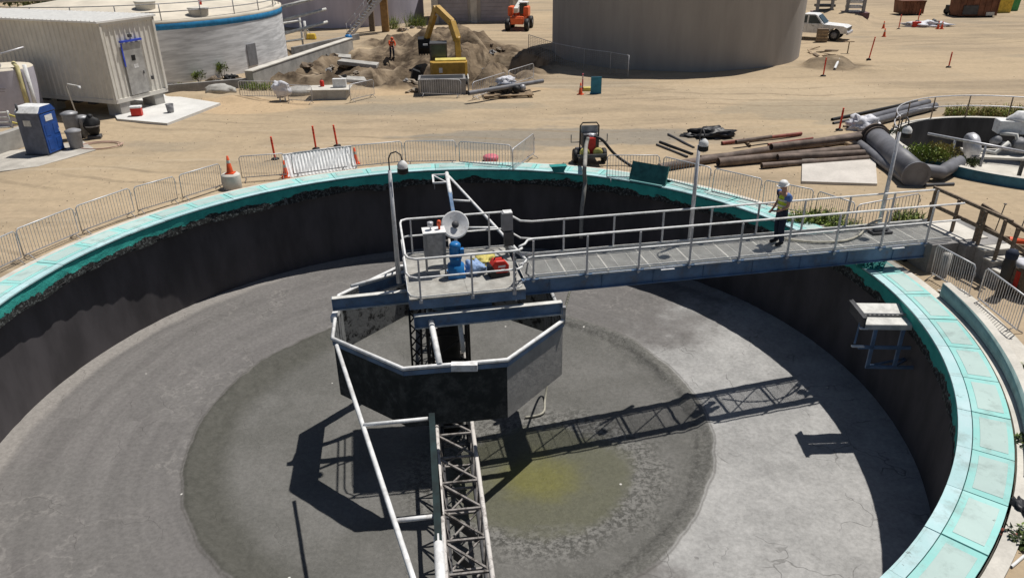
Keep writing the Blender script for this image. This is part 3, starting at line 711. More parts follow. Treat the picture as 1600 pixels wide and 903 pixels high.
def crumple(name, m, c, r, seed, label, cat, amp=.35, group=None, floor=0.0):
    b = MB(); b.blob((0, 0, r[2]*.55), r, seed, amp, 14, sc=2.4)
    b.v = [(x, y, max(z, floor)) for x, y, z in b.v]
    o = b.build(name, m, loc=c); return tag(o, label, cat, group)
crumple('blue_tarp', TARPB, BW(.80, -.02), (.28, .22, .22), 3, 'crumpled pale blue sheet lying beside the blue motor', 'tarp')
crumple('yellow_tarp', TARPY, BW(1.15, .45), (.36, .25, .16), 5, 'crumpled yellow bag lying at the back of the platform', 'bag')
t = thing('switch_pillar', 'tall grey switch box on a post at the back corner where platform meets walkway', 'switch box', BW(1.85, 1.0), BA)
b = MB(); b.box((0, 0, .45), (.08, .06, .9)); b.build('post', GALVD, t)
b = MB(); b.box((0, -.05, 1.02), (.30, .22, .50)); b.build('upper_box', MGREY, t, bevel=.01)
b = MB(); b.box((.04, -.06, .52), (.26, .2, .42)); b.build('lower_box', DGREY, t, bevel=.01)
b = MB(); b.box((.02, -.05, 1.28), (.24, .26, .03)); b.build('hood', WHITE, t)
# lamp posts
def lamp(p, label, rz):
    t = thing('lamp_post', label, 'lamp post', p, rz, 'lamp posts on the bridge')
    b = MB(); b.tube([(0, 0, -.25), (0, 0, 2.85)], .07, 12, r2=.045); b.build('pole', GALV, t)
    b = MB(); b.tube([(0, 0, 2.85), (.0, 0, 3.15), (.06, 0, 3.28), (.20, 0, 3.33), (.32, 0, 3.25), (.34, 0, 3.10)], .019, 8); b.build('gooseneck', DGREY, t)
    h = MB(); h.lathe([(.03, 3.12), (.09, 3.07), (.13, 3.01), (.13, 2.92)], 18, c=(.34, 0, 0)); h.build('lamp_hood', WHITE, t)
    h = MB(); h.lathe([(.135, 2.92), (.14, 2.80), (.10, 2.77), (0, 2.77)], 18, c=(.34, 0, 0)); h.build('lamp_guard', BLACK, t)
    return t
lamp(BW(-1.22, .30, .75), 'slim grey gooseneck lamp post at the left corner of the tank platform', R_(-8))
lamp(BW(7.21, .80, .75), 'slim grey gooseneck lamp post halfway along the walkway bridge', R_(-85))
lamp(BW(13.33, .80, .75), 'slim grey gooseneck lamp post at the landward end of the bridge', R_(-85))
# hoses on the bridge
def hose(name, pts, r, m, label, cat='hose', n=8, group=None):
    P = [Vector(p) for p in pts]; Q = []
    for i in range(len(P)-1):
        p0 = P[max(i-1, 0)]; p1 = P[i]; p2 = P[i+1]; p3 = P[min(i+2, len(P)-1)]
        for k in range(6):
            s = k/6; Q.append(.5*((2*p1)+(p2-p0)*s+(2*p0-5*p1+4*p2-p3)*s*s+(3*p1-p0-3*p2+p3)*s**3))
    Q.append(P[-1]); c = Q[0].copy()
    b = MB(); b.tube([q-c for q in Q], r, n); o = b.build(name, m, loc=c); return tag(o, label, cat, group)
HOSEM = mat('pale_hose', (.42, .40, .33), .7, var=.2, scale=5); HOSEG = mat('grey_hose', (.30, .29, .26), .7, var=.2)
hose('hose', [BW(9.9, .3, ZD+.05), BW(10.6, -.1, ZD+.05), BW(11.5, -.2, ZD+.05), BW(12.2, .1, ZD+.06), BW(12.6, .45, ZD+.15), BW(13.2, .6, ZD+.3)], .035, HOSEM, 'pale hose lying along the bridge deck behind the worker')
t = thing('floor_pump', 'small dark pump with a flat base on the bridge deck near the landing', 'pump', BW(12.95, .22), BA)
b = MB(); b.box((0, 0, .04), (.62, .3, .08)); b.build('base', DGREY, t)
b = MB(); M = Matrix.Rotation(R_(90), 3, 'Y'); b.lathe([(0, -.22), (.09, -.22), (.09, .2), (0, .2)], 14, c=(0, 0, .16), M=M); b.build('body', MGREY, t)
# ------------------------------------------------------------------ people
def skin_mesh(name, verts, edges, rad, m, parent, sub=1):
    me = bpy.data.meshes.new(name); me.from_pydata([Vector(v) for v in verts], edges, []); me.materials.append(m)
    o = bpy.data.objects.new(name, me); COL.objects.link(o); o.parent = parent
    md = o.modifiers.new('skin', 'SKIN'); md.use_smooth_shade = True
    if not me.skin_vertices: me.skin_vertices.new(name='skin')
    for i, r in enumerate(rad):
        r = r if isinstance(r, tuple) else (r, r)
        me.skin_vertices[0].data[i].radius = r; me.skin_vertices[0].data[i].use_root = (i == 0)
    o.modifiers.new('sub', 'SUBSURF').levels = sub; o.modifiers['sub'].render_levels = sub
    return o
def person(t, J, hat, vest, trousers, shirt, short=True, stripe=None):
    # J: joint positions. one continuous body, clothing over it
    nm = ['pelvis', 'waist', 'chest', 'neck', 'head0', 'head1', 'lsh', 'lel', 'lwr', 'lha', 'rsh', 'rel', 'rwr', 'rha', 'lhip', 'lkn', 'lan', 'lto', 'rhip', 'rkn', 'ran', 'rto']
    rad = [(.13, .10), (.12, .09), (.15, .10), .055, .075, .07, .06, .042, .03, .028, .06, .042, .03, .028, .085, .06, .04, .035, .085, .06, .04, .035]
    ed = [(0,1),(1,2),(2,3),(3,4),(4,5),(2,6),(6,7),(7,8),(8,9),(2,10),(10,11),(11,12),(12,13),(0,14),(14,15),(15,16),(16,17),(0,18),(18,19),(19,20),(20,21)]
    V = [Vector(J[k]) for k in nm]; E = list(ed)
    # fingers and thumb on each hand
    for h, w in ((9, 8), (13, 12)):
        d = (V[h]-V[w]).normalized(); sd = d.cross(Vector((0, 0, 1)));
        if sd.length < .2: sd = Vector((0, 1, 0))
        sd.normalize()
        for k, (o_, L) in enumerate(((-.03, .07), (-.01, .082), (.01, .078), (.03, .06))):
            a = len(V); V += [V[h]+sd*o_+d*.03, V[h]+sd*o_+d*(.03+L)+Vector((.012, 0, 0))]; rad += [.010, .008]; E += [(h, a), (a, a+1)]
        a = len(V); V += [V[h]-sd*.045-d*.01, V[h]-sd*.065+d*.035]; rad += [.011, .009]; E += [(h, a), (a, a+1)]
    skin_mesh('body', V, E, rad, SKIN, t, 2)
    hd = (V[5]-V[4]).normalized(); fwd = Vector(J['face'])
    hc = (V[4]+V[5])/2
    b = MB(); b.blob(hc+hd*.005, (.088, .08, .115), 1, .02, 10); b.blob(hc+fwd*.09, (.018, .014, .022), 2, .02, 5)
    for s in (-1, 1):
        sd = fwd.cross(hd).normalized(); b.blob(hc+sd*s*.08, (.018, .014, .03), 2, .02, 5)
    b.build('head', SKIN, t)
    b = MB()
    for s in (-1, 1): b.blob(hc+fwd*.078+hd*.02+sd*s*.032, (.012, .012, .010), 2, .02, 5)
    b.blob(hc+fwd*.082-hd*.05, (.010, .022, .007), 2, .02, 5); b.build('face_features', NAVY, t)
    sl_ = [0, 1, 2]
    # trousers
    tv = [J['waist0'] if 'waist0' in J else J['waist'], J['pelvis'], J['lhip'], J['lkn'], J['lan'], J['rhip'], J['rkn'], J['ran']]
    skin_mesh('trousers', tv, [(0,1),(1,2),(2,3),(3,4),(1,5),(5,6),(6,7)], [(.145, .115), (.155, .125), .105, .082, .07, .105, .082, .07], trousers, t, 2)
    for an, to in (('lan', 'lto'), ('ran', 'rto')):
        A_, B_ = Vector(J[an]), Vector(J[to]); skin_mesh('boot', [A_+Vector((0, 0, .06)), A_, B_, B_+(B_-A_)*.25], [(0,1),(1,2),(2,3)], [.06, .062, .052, .035], BLACK, t, 1)
    # shirt sleeves + shirt
    k = .55 if short else .97
    def lerp(a, c, f): return Vector(a).lerp(Vector(c), f)
    sv = [J['waist'], J['chest'], J['lsh'], lerp(J['lsh'], J['lel'], k if short else 1), J['rsh'], lerp(J['rsh'], J['rel'], k if short else 1)]
    se = [(0,1),(1,2),(2,3),(1,4),(4,5)]; sr = [(.14, .11), (.165, .115), .08, .066, .08, .066]
    if not short: sv += [lerp(J['lel'], J['lwr'], .9), lerp(J['rel'], J['rwr'], .9)]; se += [(3,6),(5,7)]; sr += [.048, .048]
    skin_mesh('shirt', sv, se, sr, shirt, t, 2)
    w, c, n_ = Vector(J['waist']), Vector(J['chest']), Vector(J['neck'])
    skin_mesh('vest', [lerp(J['pelvis'], w, .25), w, c, c.lerp(n_, .55)], [(0,1),(1,2),(2,3)], [(.165, .135), (.158, .128), (.185, .135), (.12, .09)], vest, t, 2)
    b = MB(); ax = (c-w).normalized(); Mq = ax.to_track_quat('Z', 'Y').to_matrix()
    for f in (.15, .75):
        q = w.lerp(c, f); r = .172+.024*f
        Ms = Mq @ Matrix(((1.0, 0, 0), (0, .80, 0), (0, 0, 1)))
        b.lathe([(r, -.025), (r, .025)], 20, c=q, M=Ms)
    b.build('reflective_band', VSTRIPE, t)
    b = MB(); Mh = hd.to_track_quat('Z', 'Y').to_matrix()
    b.lathe([(.135, -.01), (.115, 0), (.112, .04), (.095, .085), (.055, .115), (0, .122)], 18, c=hc+hd*.045, M=Mh)
    b.box(hc+hd*.045+fwd*.12, (.11, .15, .012)); b.build('hard_hat', hat, t)
wp = G(1215, 381, ZD)
t = thing('person', 'person in white hard hat, lime vest, blue shirt and dark trousers standing on the bridge', 'person', wp, R_(195)); t.scale = (1.12, 1.12, 1.04)
J = dict(pelvis=(0, 0, .95), waist=(.01, 0, 1.1), chest=(.0, 0, 1.36), neck=(.03, 0, 1.53), head0=(.06, 0, 1.62), head1=(.09, 0, 1.73), face=(.93, 0, -.36),
         lsh=(.0, .20, 1.44), lel=(.06, .25, 1.16), lwr=(.24, .16, 1.05), lha=(.31, .12, 1.04), rsh=(.0, -.20, 1.44), rel=(-.02, -.27, 1.16), rwr=(.12, -.24, .97), rha=(.18, -.21, .93),
         lhip=(0, .09, .90), lkn=(.04, .11, .50), lan=(-.02, .12, .08), lto=(.13, .14, .04), rhip=(0, -.09, .90), rkn=(.02, -.10, .50), ran=(-.03, -.11, .08), rto=(.12, -.13, .04))
person(t, J, WHITE, VESTC, NAVY, SHIRT)
mp = G(613, 91, -.3); mp.z = gz(mp.x, mp.y)
t = thing('person', 'person in orange hi-vis jacket and hard hat bending over in the dug-up ground', 'person', mp, R_(-70))
t.scale = (1.0, 1.0, 1.0)
J = dict(pelvis=(0, 0, .92), waist=(.06, 0, 1.06), chest=(.22, 0, 1.25), neck=(.33, 0, 1.38), head0=(.38, 0, 1.45), head1=(.45, 0, 1.54), face=(.72, 0, -.69),
         lsh=(.22, .20, 1.32), lel=(.36, .24, 1.08), lwr=(.5, .16, .92), lha=(.55, .13, .86), rsh=(.22, -.20, 1.32), rel=(.36, -.24, 1.08), rwr=(.5, -.16, .94), rha=(.55, -.12, .88),
         lhip=(0, .09, .88), lkn=(.08, .12, .48), lan=(-.04, .14, .08), lto=(.12, .16, .04), rhip=(0, -.09, .88), rkn=(.08, -.12, .48), ran=(-.04, -.14, .08), rto=(.12, -.16, .04))
person(t, J, ORANGE, VESTO, NAVY, VESTO, short=False)
# ------------------------------------------------------------------ crowd-control barriers round the rim
def barrier_proto(sheet=False, n=17):
    t = thing('crowd_barrier', 'x', 'barrier')
    L, H = 2.1, 1.05
    b = MB(); c = .08
    b.tube([(-L/2, 0, .18), (-L/2, 0, H-c), (-L/2+c, 0, H), (L/2-c, 0, H), (L/2, 0, H-c), (L/2, 0, .18), (-L/2, 0, .18)], .021, 8); b.build('frame', GALV, t)
    b = MB()
    for i in range(n): x = -L/2+L*(i+1)/(n+1); b.tube([(x, 0, .18), (x, 0, H)], .009, 5, cap=False)
    b.build('bars', GALV, t)
    for s in (-1, 1):
        b = MB(); b.tube([(s*(L/2-.16), -.26, .02), (s*(L/2-.16), -.12, .10), (s*(L/2-.16), 0, .18), (s*(L/2-.16), .12, .10), (s*(L/2-.16), .26, .02)], .016, 6); b.build('foot', GALVD, t)
    b = MB(); b.tube([(L/2, 0, .85), (L/2+.06, 0, .85), (L/2+.06, 0, .74)], .012, 5); b.build('hook', GALVD, t)
    return t
BAR0 = None
BL = [((-62, 396), (20, 360), 'steel crowd barrier at the left edge of the photo beside the teal rim'),
 ((23, 359), (113, 324), 'second steel crowd barrier from the left edge, reddish dirt showing through its bars'),
 ((116, 322), (202, 294), 'third steel crowd barrier from the left edge, along the left of the tank'),
 ((206, 293), (270, 275), 'short fourth steel crowd barrier from the left, before the one beside the coned block'),
 ((277, 274), (341, 255), 'steel crowd barrier just left of the concrete block that carries a cone'),
 ((372, 245), (444, 240), 'steel crowd barrier between the concrete block and the white-sheeted barrier'),
 ((546, 229), (628, 221), 'steel crowd barrier right of the white-sheeted one, behind a small cone'),
 ((631, 221), (712, 221), 'steel crowd barrier behind the tall lamp post at the far rim'),
 ((716, 221), (799, 228), 'steel crowd barrier with a round pink lid lying in front of it'),
 ((801, 233), (835, 209), 'steel crowd barrier swung open left of the pump trailer'),
 ((949, 243), (1032, 244), 'steel crowd barrier directly right of the pump trailer'),
 ((1036, 245), (1111, 263), 'steel crowd barrier behind the raised teal hatch'),
 ((1115, 264), (1190, 280), 'steel crowd barrier right of the middle lamp post, behind the bridge'),
 ((1196, 281), (1273, 297), 'steel crowd barrier behind the worker on the bridge'),
 ((1278, 299), (1336, 318), 'steel crowd barrier behind the weeds at the landward end of the bridge'),
 ((1341, 320), (1440, 303), 'steel crowd barrier rising behind the third lamp post toward the wooden rail'),
 ((1466, 382), (1528, 414), 'steel crowd barrier in front of the abutment steps'),
 ((1541, 418), (1606, 466), 'steel crowd barrier right of the steps at the right edge of the photo')]
BD = []
for (a, c, lab) in BL:
    P, Q = G(*a, .90), G(*c, .90); d = Q-P; mid = (P+Q)/2; mid.z = GZ
    if BAR0 is None: BAR0 = barrier_proto(); o = BAR0; o.location = mid; o.rotation_euler = (0, 0, math.atan2(d.y, d.x)); o.scale = (d.length/2.14, 1, 1)
    else: o = dup(BAR0, mid, math.atan2(d.y, d.x), scale=(d.length/2.14, 1, 1))
    o.rotation_euler.x = random.uniform(-.07, .07); o.rotation_euler.y = random.uniform(-.015, .015)
    tag(o, lab, 'barrier', 'crowd barriers around the tank')
P, Q = G(455, 240, .86), G(541, 229, .86); d = Q-P; mid = (P+Q)/2; mid.z = GZ
o = dup(BAR0, mid-Vector((0, .12, 0)), math.atan2(d.y, d.x), 'steel crowd barrier covered by a leaning sheet of white corrugated board', 'crowd barriers around the tank', scale=(d.length/2.14, 1, 1), cat='barrier')
t = thing('corrugated_board', 'white corrugated board leaning behind the bars of a barrier by the far left rim', 'board', mid+Vector((.05, .05, 0)), math.atan2(d.y, d.x)); t.rotation_euler.x = R_(-44)
b = MB(); n = 40; vs = []
for i in range(n+1):
    x = -1.45+2.9*i/n; vs += [(x, .03*(i % 2), .02), (x, .03*(i % 2), 1.12)]
b.add(vs, [(2*i, 2*i+2, 2*i+3, 2*i+1) for i in range(n)]); b.add([(x, y-.012, z) for x, y, z in vs], [(2*i, 2*i+1, 2*i+3, 2*i+2) for i in range(n)]); b.build('sheet', WHITE, t)
b = MB(); b.bar((-1.45, .0, 1.11), (1.45, .0, 1.11), .05, .03); b.build('top_edge', WHITE, t)
# concrete block with cone, other cones, delineator posts
def cone_proto():
    t = thing('traffic_cone', 'x', 'cone')
    b = MB(); b.box((0, 0, .02), (.34, .34, .04)); b.build('base', ORANGE, t, bevel=.008)
    b = MB(); b.lathe([(.13, .04), (.035, .70), (0, .71)], 16); b.build('cone_body', ORANGE, t)
    b = MB(); b.lathe([(.079, .42), (.062, .54)], 16); b.build('reflective_collar', VSTRIPE, t)
    return t
CONE0 = cone_proto(); first = True
blk = G(364, 294); blk.z = GZ
t = thing('concrete_weight', 'round concrete ballast block beside the far left rim, a cone standing on it', 'concrete block', blk, 0)
b = MB(); b.lathe([(0, 0), (.36, 0), (.36, .55), (.30, .60), (0, .60)], 24); b.build('ballast', CONCP, t, bevel=.01)
b = MB(); b.tube([(-.08, 0, .58), (-.08, 0, .62), (.08, 0, .62), (.08, 0, .58)], .012, 5); b.build('lifting_eye', DGREY, t)
CN = [(blk+Vector((0, 0, .60)), 'orange traffic cone standing on top of the round concrete block'),
 (G(447, 277), 'orange traffic cone at the near end of the white-sheeted barrier'), (G(556, 256), 'orange traffic cone at the right end of the white-sheeted barrier'),
 (G(907, 148), 'small orange traffic cone beside the blue board on the dirt'), (G(1380, 45), 'farther of two orange cones standing one before the other right of the pickup'),
 (G(1381, 58), 'nearer of two orange cones standing one before the other right of the pickup'), (G(1465, 46), 'orange cone at the right end of the far white tarp, left twin'), (G(1471, 46), 'orange cone at the right end of the far white tarp, right twin')]
for i, (p, lab) in enumerate(CN):
    if i: p.z = gz(p.x, p.y)
    o = CONE0 if i == 0 else dup(CONE0, p, random.random()*3)
    o.location = p; tag(o, lab, 'cone', 'orange traffic cones')
def delin_proto(m, h=1.0):
    t = thing('delineator_post', 'x', 'delineator')
    b = MB(); b.lathe([(0, 0), (.18, 0), (.17, .05), (.05, .09), (0, .09)], 14); b.build('base', BLACK, t)
    b = MB(); b.lathe([(.045, .07), (.045, .93), (.03, .97), (.055, 1.0), (.03, 1.04), (0, 1.04)], 12); b.build('post', m, t)
    b = MB(); b.lathe([(.047, .70), (.047, .78)], 12); b.lathe([(.047, .82), (.047, .90)], 12); b.build('reflective_band', VSTRIPE if m is PINK else RED, t)
    return t
DL0 = delin_proto(mat('delineator_red', (.78, .07, .03), .45, var=.1))
DLS = [((430, 249), 'red delineator post leaning behind the barrier left of the white sheet', 1, 3), ((494, 234), 'taller red delineator post behind the middle of the white-sheeted barrier', 1.05, 2), ((527, 229), 'thin red delineator post behind the right end of the white-sheeted barrier', .97, 4),
 ((1311, 205), 'red delineator post standing by the pile of brown pipes', 1.05, -2), ((1357, 95), 'tall red delineator post right of the rubble near the pickup', 1.6, -6), ((1286, 120), 'red delineator post at the foot of the tall concrete tank, before the rubble', 1.15, -1), ((1482, 106), 'lone red delineator post leaning on the open dirt at right', 1.0, -7), ((1404, 46), 'red delineator post left of the tarp on the far dirt', 1.3, 0), ((1434, 34), 'red delineator post behind the tarp on the far dirt', 1.1, -4)]
for i, (px, lab, sc, lean) in enumerate(DLS):
    p = G(*px); p.z = gz(p.x, p.y); o = DL0 if i == 0 else dup(DL0, p)
    o.location = p; o.scale = (1, 1, sc); o.rotation_euler = (0, R_(-lean), random.random()); tag(o, lab, 'delineator', 'red delineator posts')
p = G(910, 142); p.z = gz(p.x, p.y); o = delin_proto(PINK); o.location = p; tag(o, 'pink delineator post behind the cone and the blue board', 'delineator')
# items by the far rim
o = tag(MB().lathe([(0, .0), (.30, 0), (.34, .10), (.33, .20), (.26, .24), (0, .25)], 24).build('pink_cover', PINK, loc=G(767, 251)), 'round faded pink lid lying on the dirt by the far barriers', 'lid')
t = thing('small_valve_box', 'small teal trough-shaped box sitting on the far teal rim', 'box', G(872, 268, .02), R_(8))
b = MB(); b.prism([(-.32, .24), (-.20, 0), (.20, 0), (.32, .24)], -.16, .16); b.build('tub', TEAL, t); b = MB(); b.box((0, 0, .245), (.70, .36, .02)); b.build('flange', TEAL, t)
# ------------------------------------------------------------------ pump trailer
t = thing('pump_trailer', 'wheeled diesel pump trailer with a roll frame and hoses standing behind the far rim', 'pump trailer', G(920, 253), R_(4))
for s in (-1, 1):
    b = MB(); M = Matrix.Rotation(R_(90), 3, 'Y'); b.lathe([(.10, -.1), (.27, -.1), (.31, -.06), (.31, .06), (.27, .1), (.10, .1)], 20, c=(s*.62, -.1, .31), M=M); w = b.build('wheel', BLACK, t)
    b = MB(); b.lathe([(0, -.06), (.14, -.08), (.14, .08), (0, .06)], 14, c=(s*.62, -.1, .31), M=M); b.build('rim', MGREY, w)
b = MB(); b.box((0, .0, .42), (1.0, 1.5, .08)); b.box((0, -.75, .48), (1.25, .08, .10)); b.build('chassis', DGREY, t)
b = MB(); b.box((0, .15, .95), (.62, .9, .62)); b.build('engine_cover', DGREY, t, bevel=.02)
b = MB(); b.box((0, -.35, .80), (.36, .25, .7)); b.build('radiator', RED, t, bevel=.01)
for s in (-1, 1):
    b = MB(); b.lathe([(0, -.1), (.19, -.1), (.22, 0), (.19, .1), (0, .1)], 14, c=(s*.28, -.52, .56), M=Matrix.Rotation(R_(90), 3, 'X')); b.build('pump_casing', TARPY, t)
b = MB(); b.tube([(-.40, .1, .45), (-.40, .1, 1.55), (-.3, .1, 1.68), (.3, .1, 1.68), (.40, .1, 1.55), (.40, .1, .45)], .03, 8); b.build('roll_frame', BLACK, t)
b = MB(); b.box((0, .1, 1.40), (.72, .05, .32)); b.build('panel', GALVD, t)
for s in (-1, 1):
    b = MB(); b.tube([(s*.42, .1, .85), (s*.78, .1, .85), (s*.78, .1, 1.18)], .022, 6); b.build('outrigger', DGREY, t)
b = MB(); b.blob((.05, -.2, 1.20), (.22, .15, .10), 4, .2, 8); b.build('manifold', GALV, t)
pt = G(920, 253)
hose('suction_hose', [pt+Vector((-.1, -.4, 1.15)), pt+Vector((-.22, -.75, .9)), G(914, 255, .55), G(913, 268, .25), GY(914, 285, 28.9), GY(912, 305, 28.7), GY(909, 330, 28.6), GY(908, 372, 28.5)], .085, HOSEG, 'thick grey hose from the pump trailer hanging over the rim into the tank')
hose('discharge_hose', [pt+Vector((.15, -.35, 1.2)), pt+Vector((.5, -.4, 1.05)), pt+Vector((.95, -.5, .55)), pt+Vector((1.4, -.6, .2)), pt+Vector((1.9, -.95, .0)), pt+Vector((2.6, -1.4, .05))], .06, BLACK, 'black hose looping from the pump trailer down to the ground')
hose('sampling_hose', [GY(893, 446, 18.9), GY(886, 470, 18.5), GY(876, 510, 18.2), G(862, 560, -3.0), G(852, 620, -4.2), G(848, 645, -4.25), G(820, 652, -4.3)], .035, HOSEM, 'pale thin hose hanging from the bridge down to the sludge beside the feedwell')
# ------------------------------------------------------------------ pipe yard
def pipe(name, a, c, r, m, label, group=None, z=None, z2=None, hollow=True, cat='pipe'):
    z = GZ+r if z is None else z
    P, Q = G(a[0], a[1], z), G(c[0], c[1], z if z2 is None else z2); mid = (P+Q)/2; P -= mid; Q -= mid
    b = MB(); d = (Q-P).normalized(); n = 14
    b.tube([P, Q], r, n, cap=False); b.tube([P, P+d*.3], r*.86, n, cap=False); b.tube([Q, Q-d*.3], r*.86, n, cap=False)
    for e in (P+d*.3, Q-d*.3): b.lathe([(0, 0), (r*.86, 0)], n, c=e, M=d.to_track_quat('Z', 'Y').to_matrix())
    for e in (P, Q): b.lathe([(r*.86, 0), (r, 0)], n, c=e, M=d.to_track_quat('Z', 'Y').to_matrix())
    return tag(b.build(name, m, loc=mid), label, cat, group)
gp_ = 'brown pipes piled on the dirt'
pipe('steel_pipe', (1030, 262), (1346, 211), .17, RUSTP, 'longest brown pipe, its left end reaching behind the lamp post and hatch', gp_)
pipe('steel_pipe', (1122, 254), (1340, 233), .19, RUSTP, 'thick brown pipe with its open end facing left near the middle lamp post', gp_)
pipe('steel_pipe', (1190, 259), (1356, 247), .12, RUSTP, 'brown pipe nearest the pale slab, lowest of the brown pile', gp_)
pipe('steel_pipe', (1205, 230), (1344, 214), .15, RUSTP, 'brown pipe resting on top of the right half of the brown pile', gp_, z=.35)
pipe('steel_pipe', (1095, 246), (1330, 222), .09, RUSTP, 'thin brown pipe along the far side of the brown pile', gp_)
pipe('steel_pipe', (1215, 246), (1350, 239), .14, RUSTP, 'short brown pipe in the middle of the brown pile', gp_, z=.14)
gp_ = 'thin rods and red pipes behind the brown pile'
pipe('red_pipe', (1128, 224), (1252, 209), .085, PIPER, 'red pipe with a flange at its left end behind the brown pile', gp_)
pipe('red_pipe', (1150, 222), (1205, 214), .09, RUSTP, 'short brown length of pipe lying on the red pipe', gp_, z=.12)
pipe('red_pipe', (1200, 226), (1270, 216), .05, PIPER, 'thin red pipe just in front of the flanged red one', gp_)
pipe('black_rod', (1044, 210), (1084, 231), .055, DGREY, 'upper of the dark rods lying left of the middle lamp post', gp_)
pipe('black_rod', (1031, 222), (1082, 241), .06, BLACK, 'black rod with a white band left of the middle lamp post', gp_)
pipe('black_rod', (1026, 226), (1074, 245), .05, DGREY, 'lowest dark rod left of the middle lamp post', gp_)
pipe('timber_skid', (1163, 217), (1172, 228), .06, WOODL, 'timber skid under the red pipes', cat='timber')
pipe('timber_skid', (1322, 224), (1358, 238), .10, WOODL, 'pale timber dunnage at the right end of the brown pipe pile', cat='timber')
gp_ = 'grey and black pipes by the small tank'
pipe('grey_pipe', (1366, 190), (1461, 166), .20, PIPEG, 'thick grey pipe pointing at the small round tank, nearer of the two', gp_)
pipe('grey_pipe', (1352, 186), (1450, 160), .18, PIPEG, 'thick grey pipe lying behind its twin by the small round tank', gp_)
pipe('black_pipe', (1300, 187), (1433, 159), .08, BLACK, 'thin black pipe at the back of the grey pipes', gp_)
pipe('black_pipe', (1302, 193), (1380, 178), .07, DGREY, 'short black pipe sticking out left of the grey pipes', gp_)
pipe('black_pipe', (1318, 198), (1382, 192), .06, RUSTP, 'short brown pipe under the white tarp', gp_)
# big elbow pipe
A_, B_ = G(1366, 214, .32), G(1432, 274, .32); c0 = (A_+B_)/2
t = thing('branched_pipe', 'huge grey pipe with a flange and a bent side branch lying beside the shrub', 'pipe', Vector((c0.x, c0.y, GZ)), 0)
a_, b_ = A_-Vector((c0.x, c0.y, GZ)), B_-Vector((c0.x, c0.y, GZ)); d_ = (b_-a_).normalized()
b = MB(); b.tube([a_, b_], .47, 24, cap=False); b.tube([a_, a_+d_*.3], .43, 24); b.tube([b_, b_-d_*.25], .43, 24); Mq = d_.to_track_quat('Z', 'Y').to_matrix()
for e in (a_, b_): b.lathe([(.43, 0), (.47, 0)], 24, c=e, M=Mq)
b.lathe([(.40, .02), (.52, .02), (.52, -.06), (.47, -.06)], 24, c=b_, M=Mq, smooth=False)
b.build('main_barrel', PIPEG, t)
b = MB(); b.lathe([(.47, 0), (.62, 0), (.62, .10), (.47, .10)], 24, c=a_, M=Mq, smooth=False); b.lathe([(.47, .3), (.55, .3), (.55, .36), (.47, .36)], 24, c=a_, M=Mq, smooth=False); b.build('flange', RUSTP, t)
o_ = Vector((c0.x, c0.y, GZ)); e0 = b_-d_*.9; e1 = G(1470, 270, .2)-o_; e2 = G(1498, 253, .22)-o_
b = MB(); b.tube([e0, e0.lerp(e1, .55), e1, e1.lerp(e2, .3), e2], .27, 16); b.build('side_branch', PIPEG, t)
pipe('lower_pipe', (1338, 222), (1420, 284), .2, PIPEG, 'narrower grey pipe lying along the shaded left side of the huge branched pipe', cat='pipe')
pipe('short_rod', (1444, 290), (1490, 288), .07, DGREY, 'short dark rod lying in front of the huge branched pipe', cat='rod')
crumple('white_tarp', CLOTHW, G(1346, 203), (.72, .5, .45), 11, 'crumpled white and lilac tarp heaped at the far end of the huge grey pipe', 'tarp', .4)
crumple('black_tarp', TARPK, G(1112, 213), (1.0, .6, .26), 13, 'shiny black plastic heap lying on the dirt behind the middle lamp post', 'plastic sheet', .4)
crumple('black_tarp', TARPK, G(1083, 214), (.55, .28, .12), 17, 'flat black plastic scrap left of the shiny black heap', 'plastic sheet', .4)
sl_ = [G(1252, 287), G(1253, 252), G(1367, 251), G(1370, 291)]; c0 = sum(sl_, Vector())/4
b = MB(); b.add([v-c0+Vector((0, 0, .10)) for v in sl_]+[v-c0-Vector((0, 0, .1)) for v in sl_], [(0, 1, 2, 3), (0, 4, 5, 1), (1, 5, 6, 2), (2, 6, 7, 3), (3, 7, 4, 0)])
tag(b.build('pale_slab', mat('chalky_slab', (.56, .52, .47), .9, var=.10, scale=.7, fine=.05), loc=c0), 'pale flat concrete slab lying on the dirt behind the bridge', 'concrete slab')
# ------------------------------------------------------------------ foliage
def leaves(b, c, r, n, sz, shape='ball', mi=0, upw=.3):
    c = Vector(c)
    for _ in range(n):
        while True:
            p = Vector((random.uniform(-1, 1), random.uniform(-1, 1), random.uniform(-1, 1)))
            if .15 < p.length < 1: break
        p *= .55+.45*random.random()
        p = Vector((p.x*r[0], p.y*r[1], p.z*r[2]))+c
        if p.z < 0.02: p.z = random.uniform(.02, .12)
        a = Vector((random.gauss(0, 1), random.gauss(0, 1), random.gauss(0, 1)+upw)).normalized(); s = a.cross(Vector((random.random(), random.random(), random.random()))).normalized()
        L = sz*random.uniform(.6, 1.4)
        b.add([p-s*L*.28, p+a*L*.5+s*L*.05, p+a*L, p+s*L*.28], [(0, 1, 2, 3)], mi)
def bush(name, p, r, n, sz, ms, label, cat='shrub', group=None, clumps=5):
    t = thing(name, label, cat, p, 0, group)
    b = MB(); st = MB()
    for k in range(clumps):
        a = random.random()*6.28; q = Vector((math.cos(a)*r[0]*.5, math.sin(a)*r[1]*.5, r[2]*random.uniform(.7, 1.15)))
        leaves(b, q, (r[0]*.62, r[1]*.62, r[2]*.62), n//clumps, sz, mi=k % len(ms))
        st.tube([(q.x*.2, q.y*.2, -.05), (q.x*.6, q.y*.6, q.z*.5), q], .02, 5, r2=.008)
    st.build('stem', STEM, t); b.build('foliage', ms, t); return t
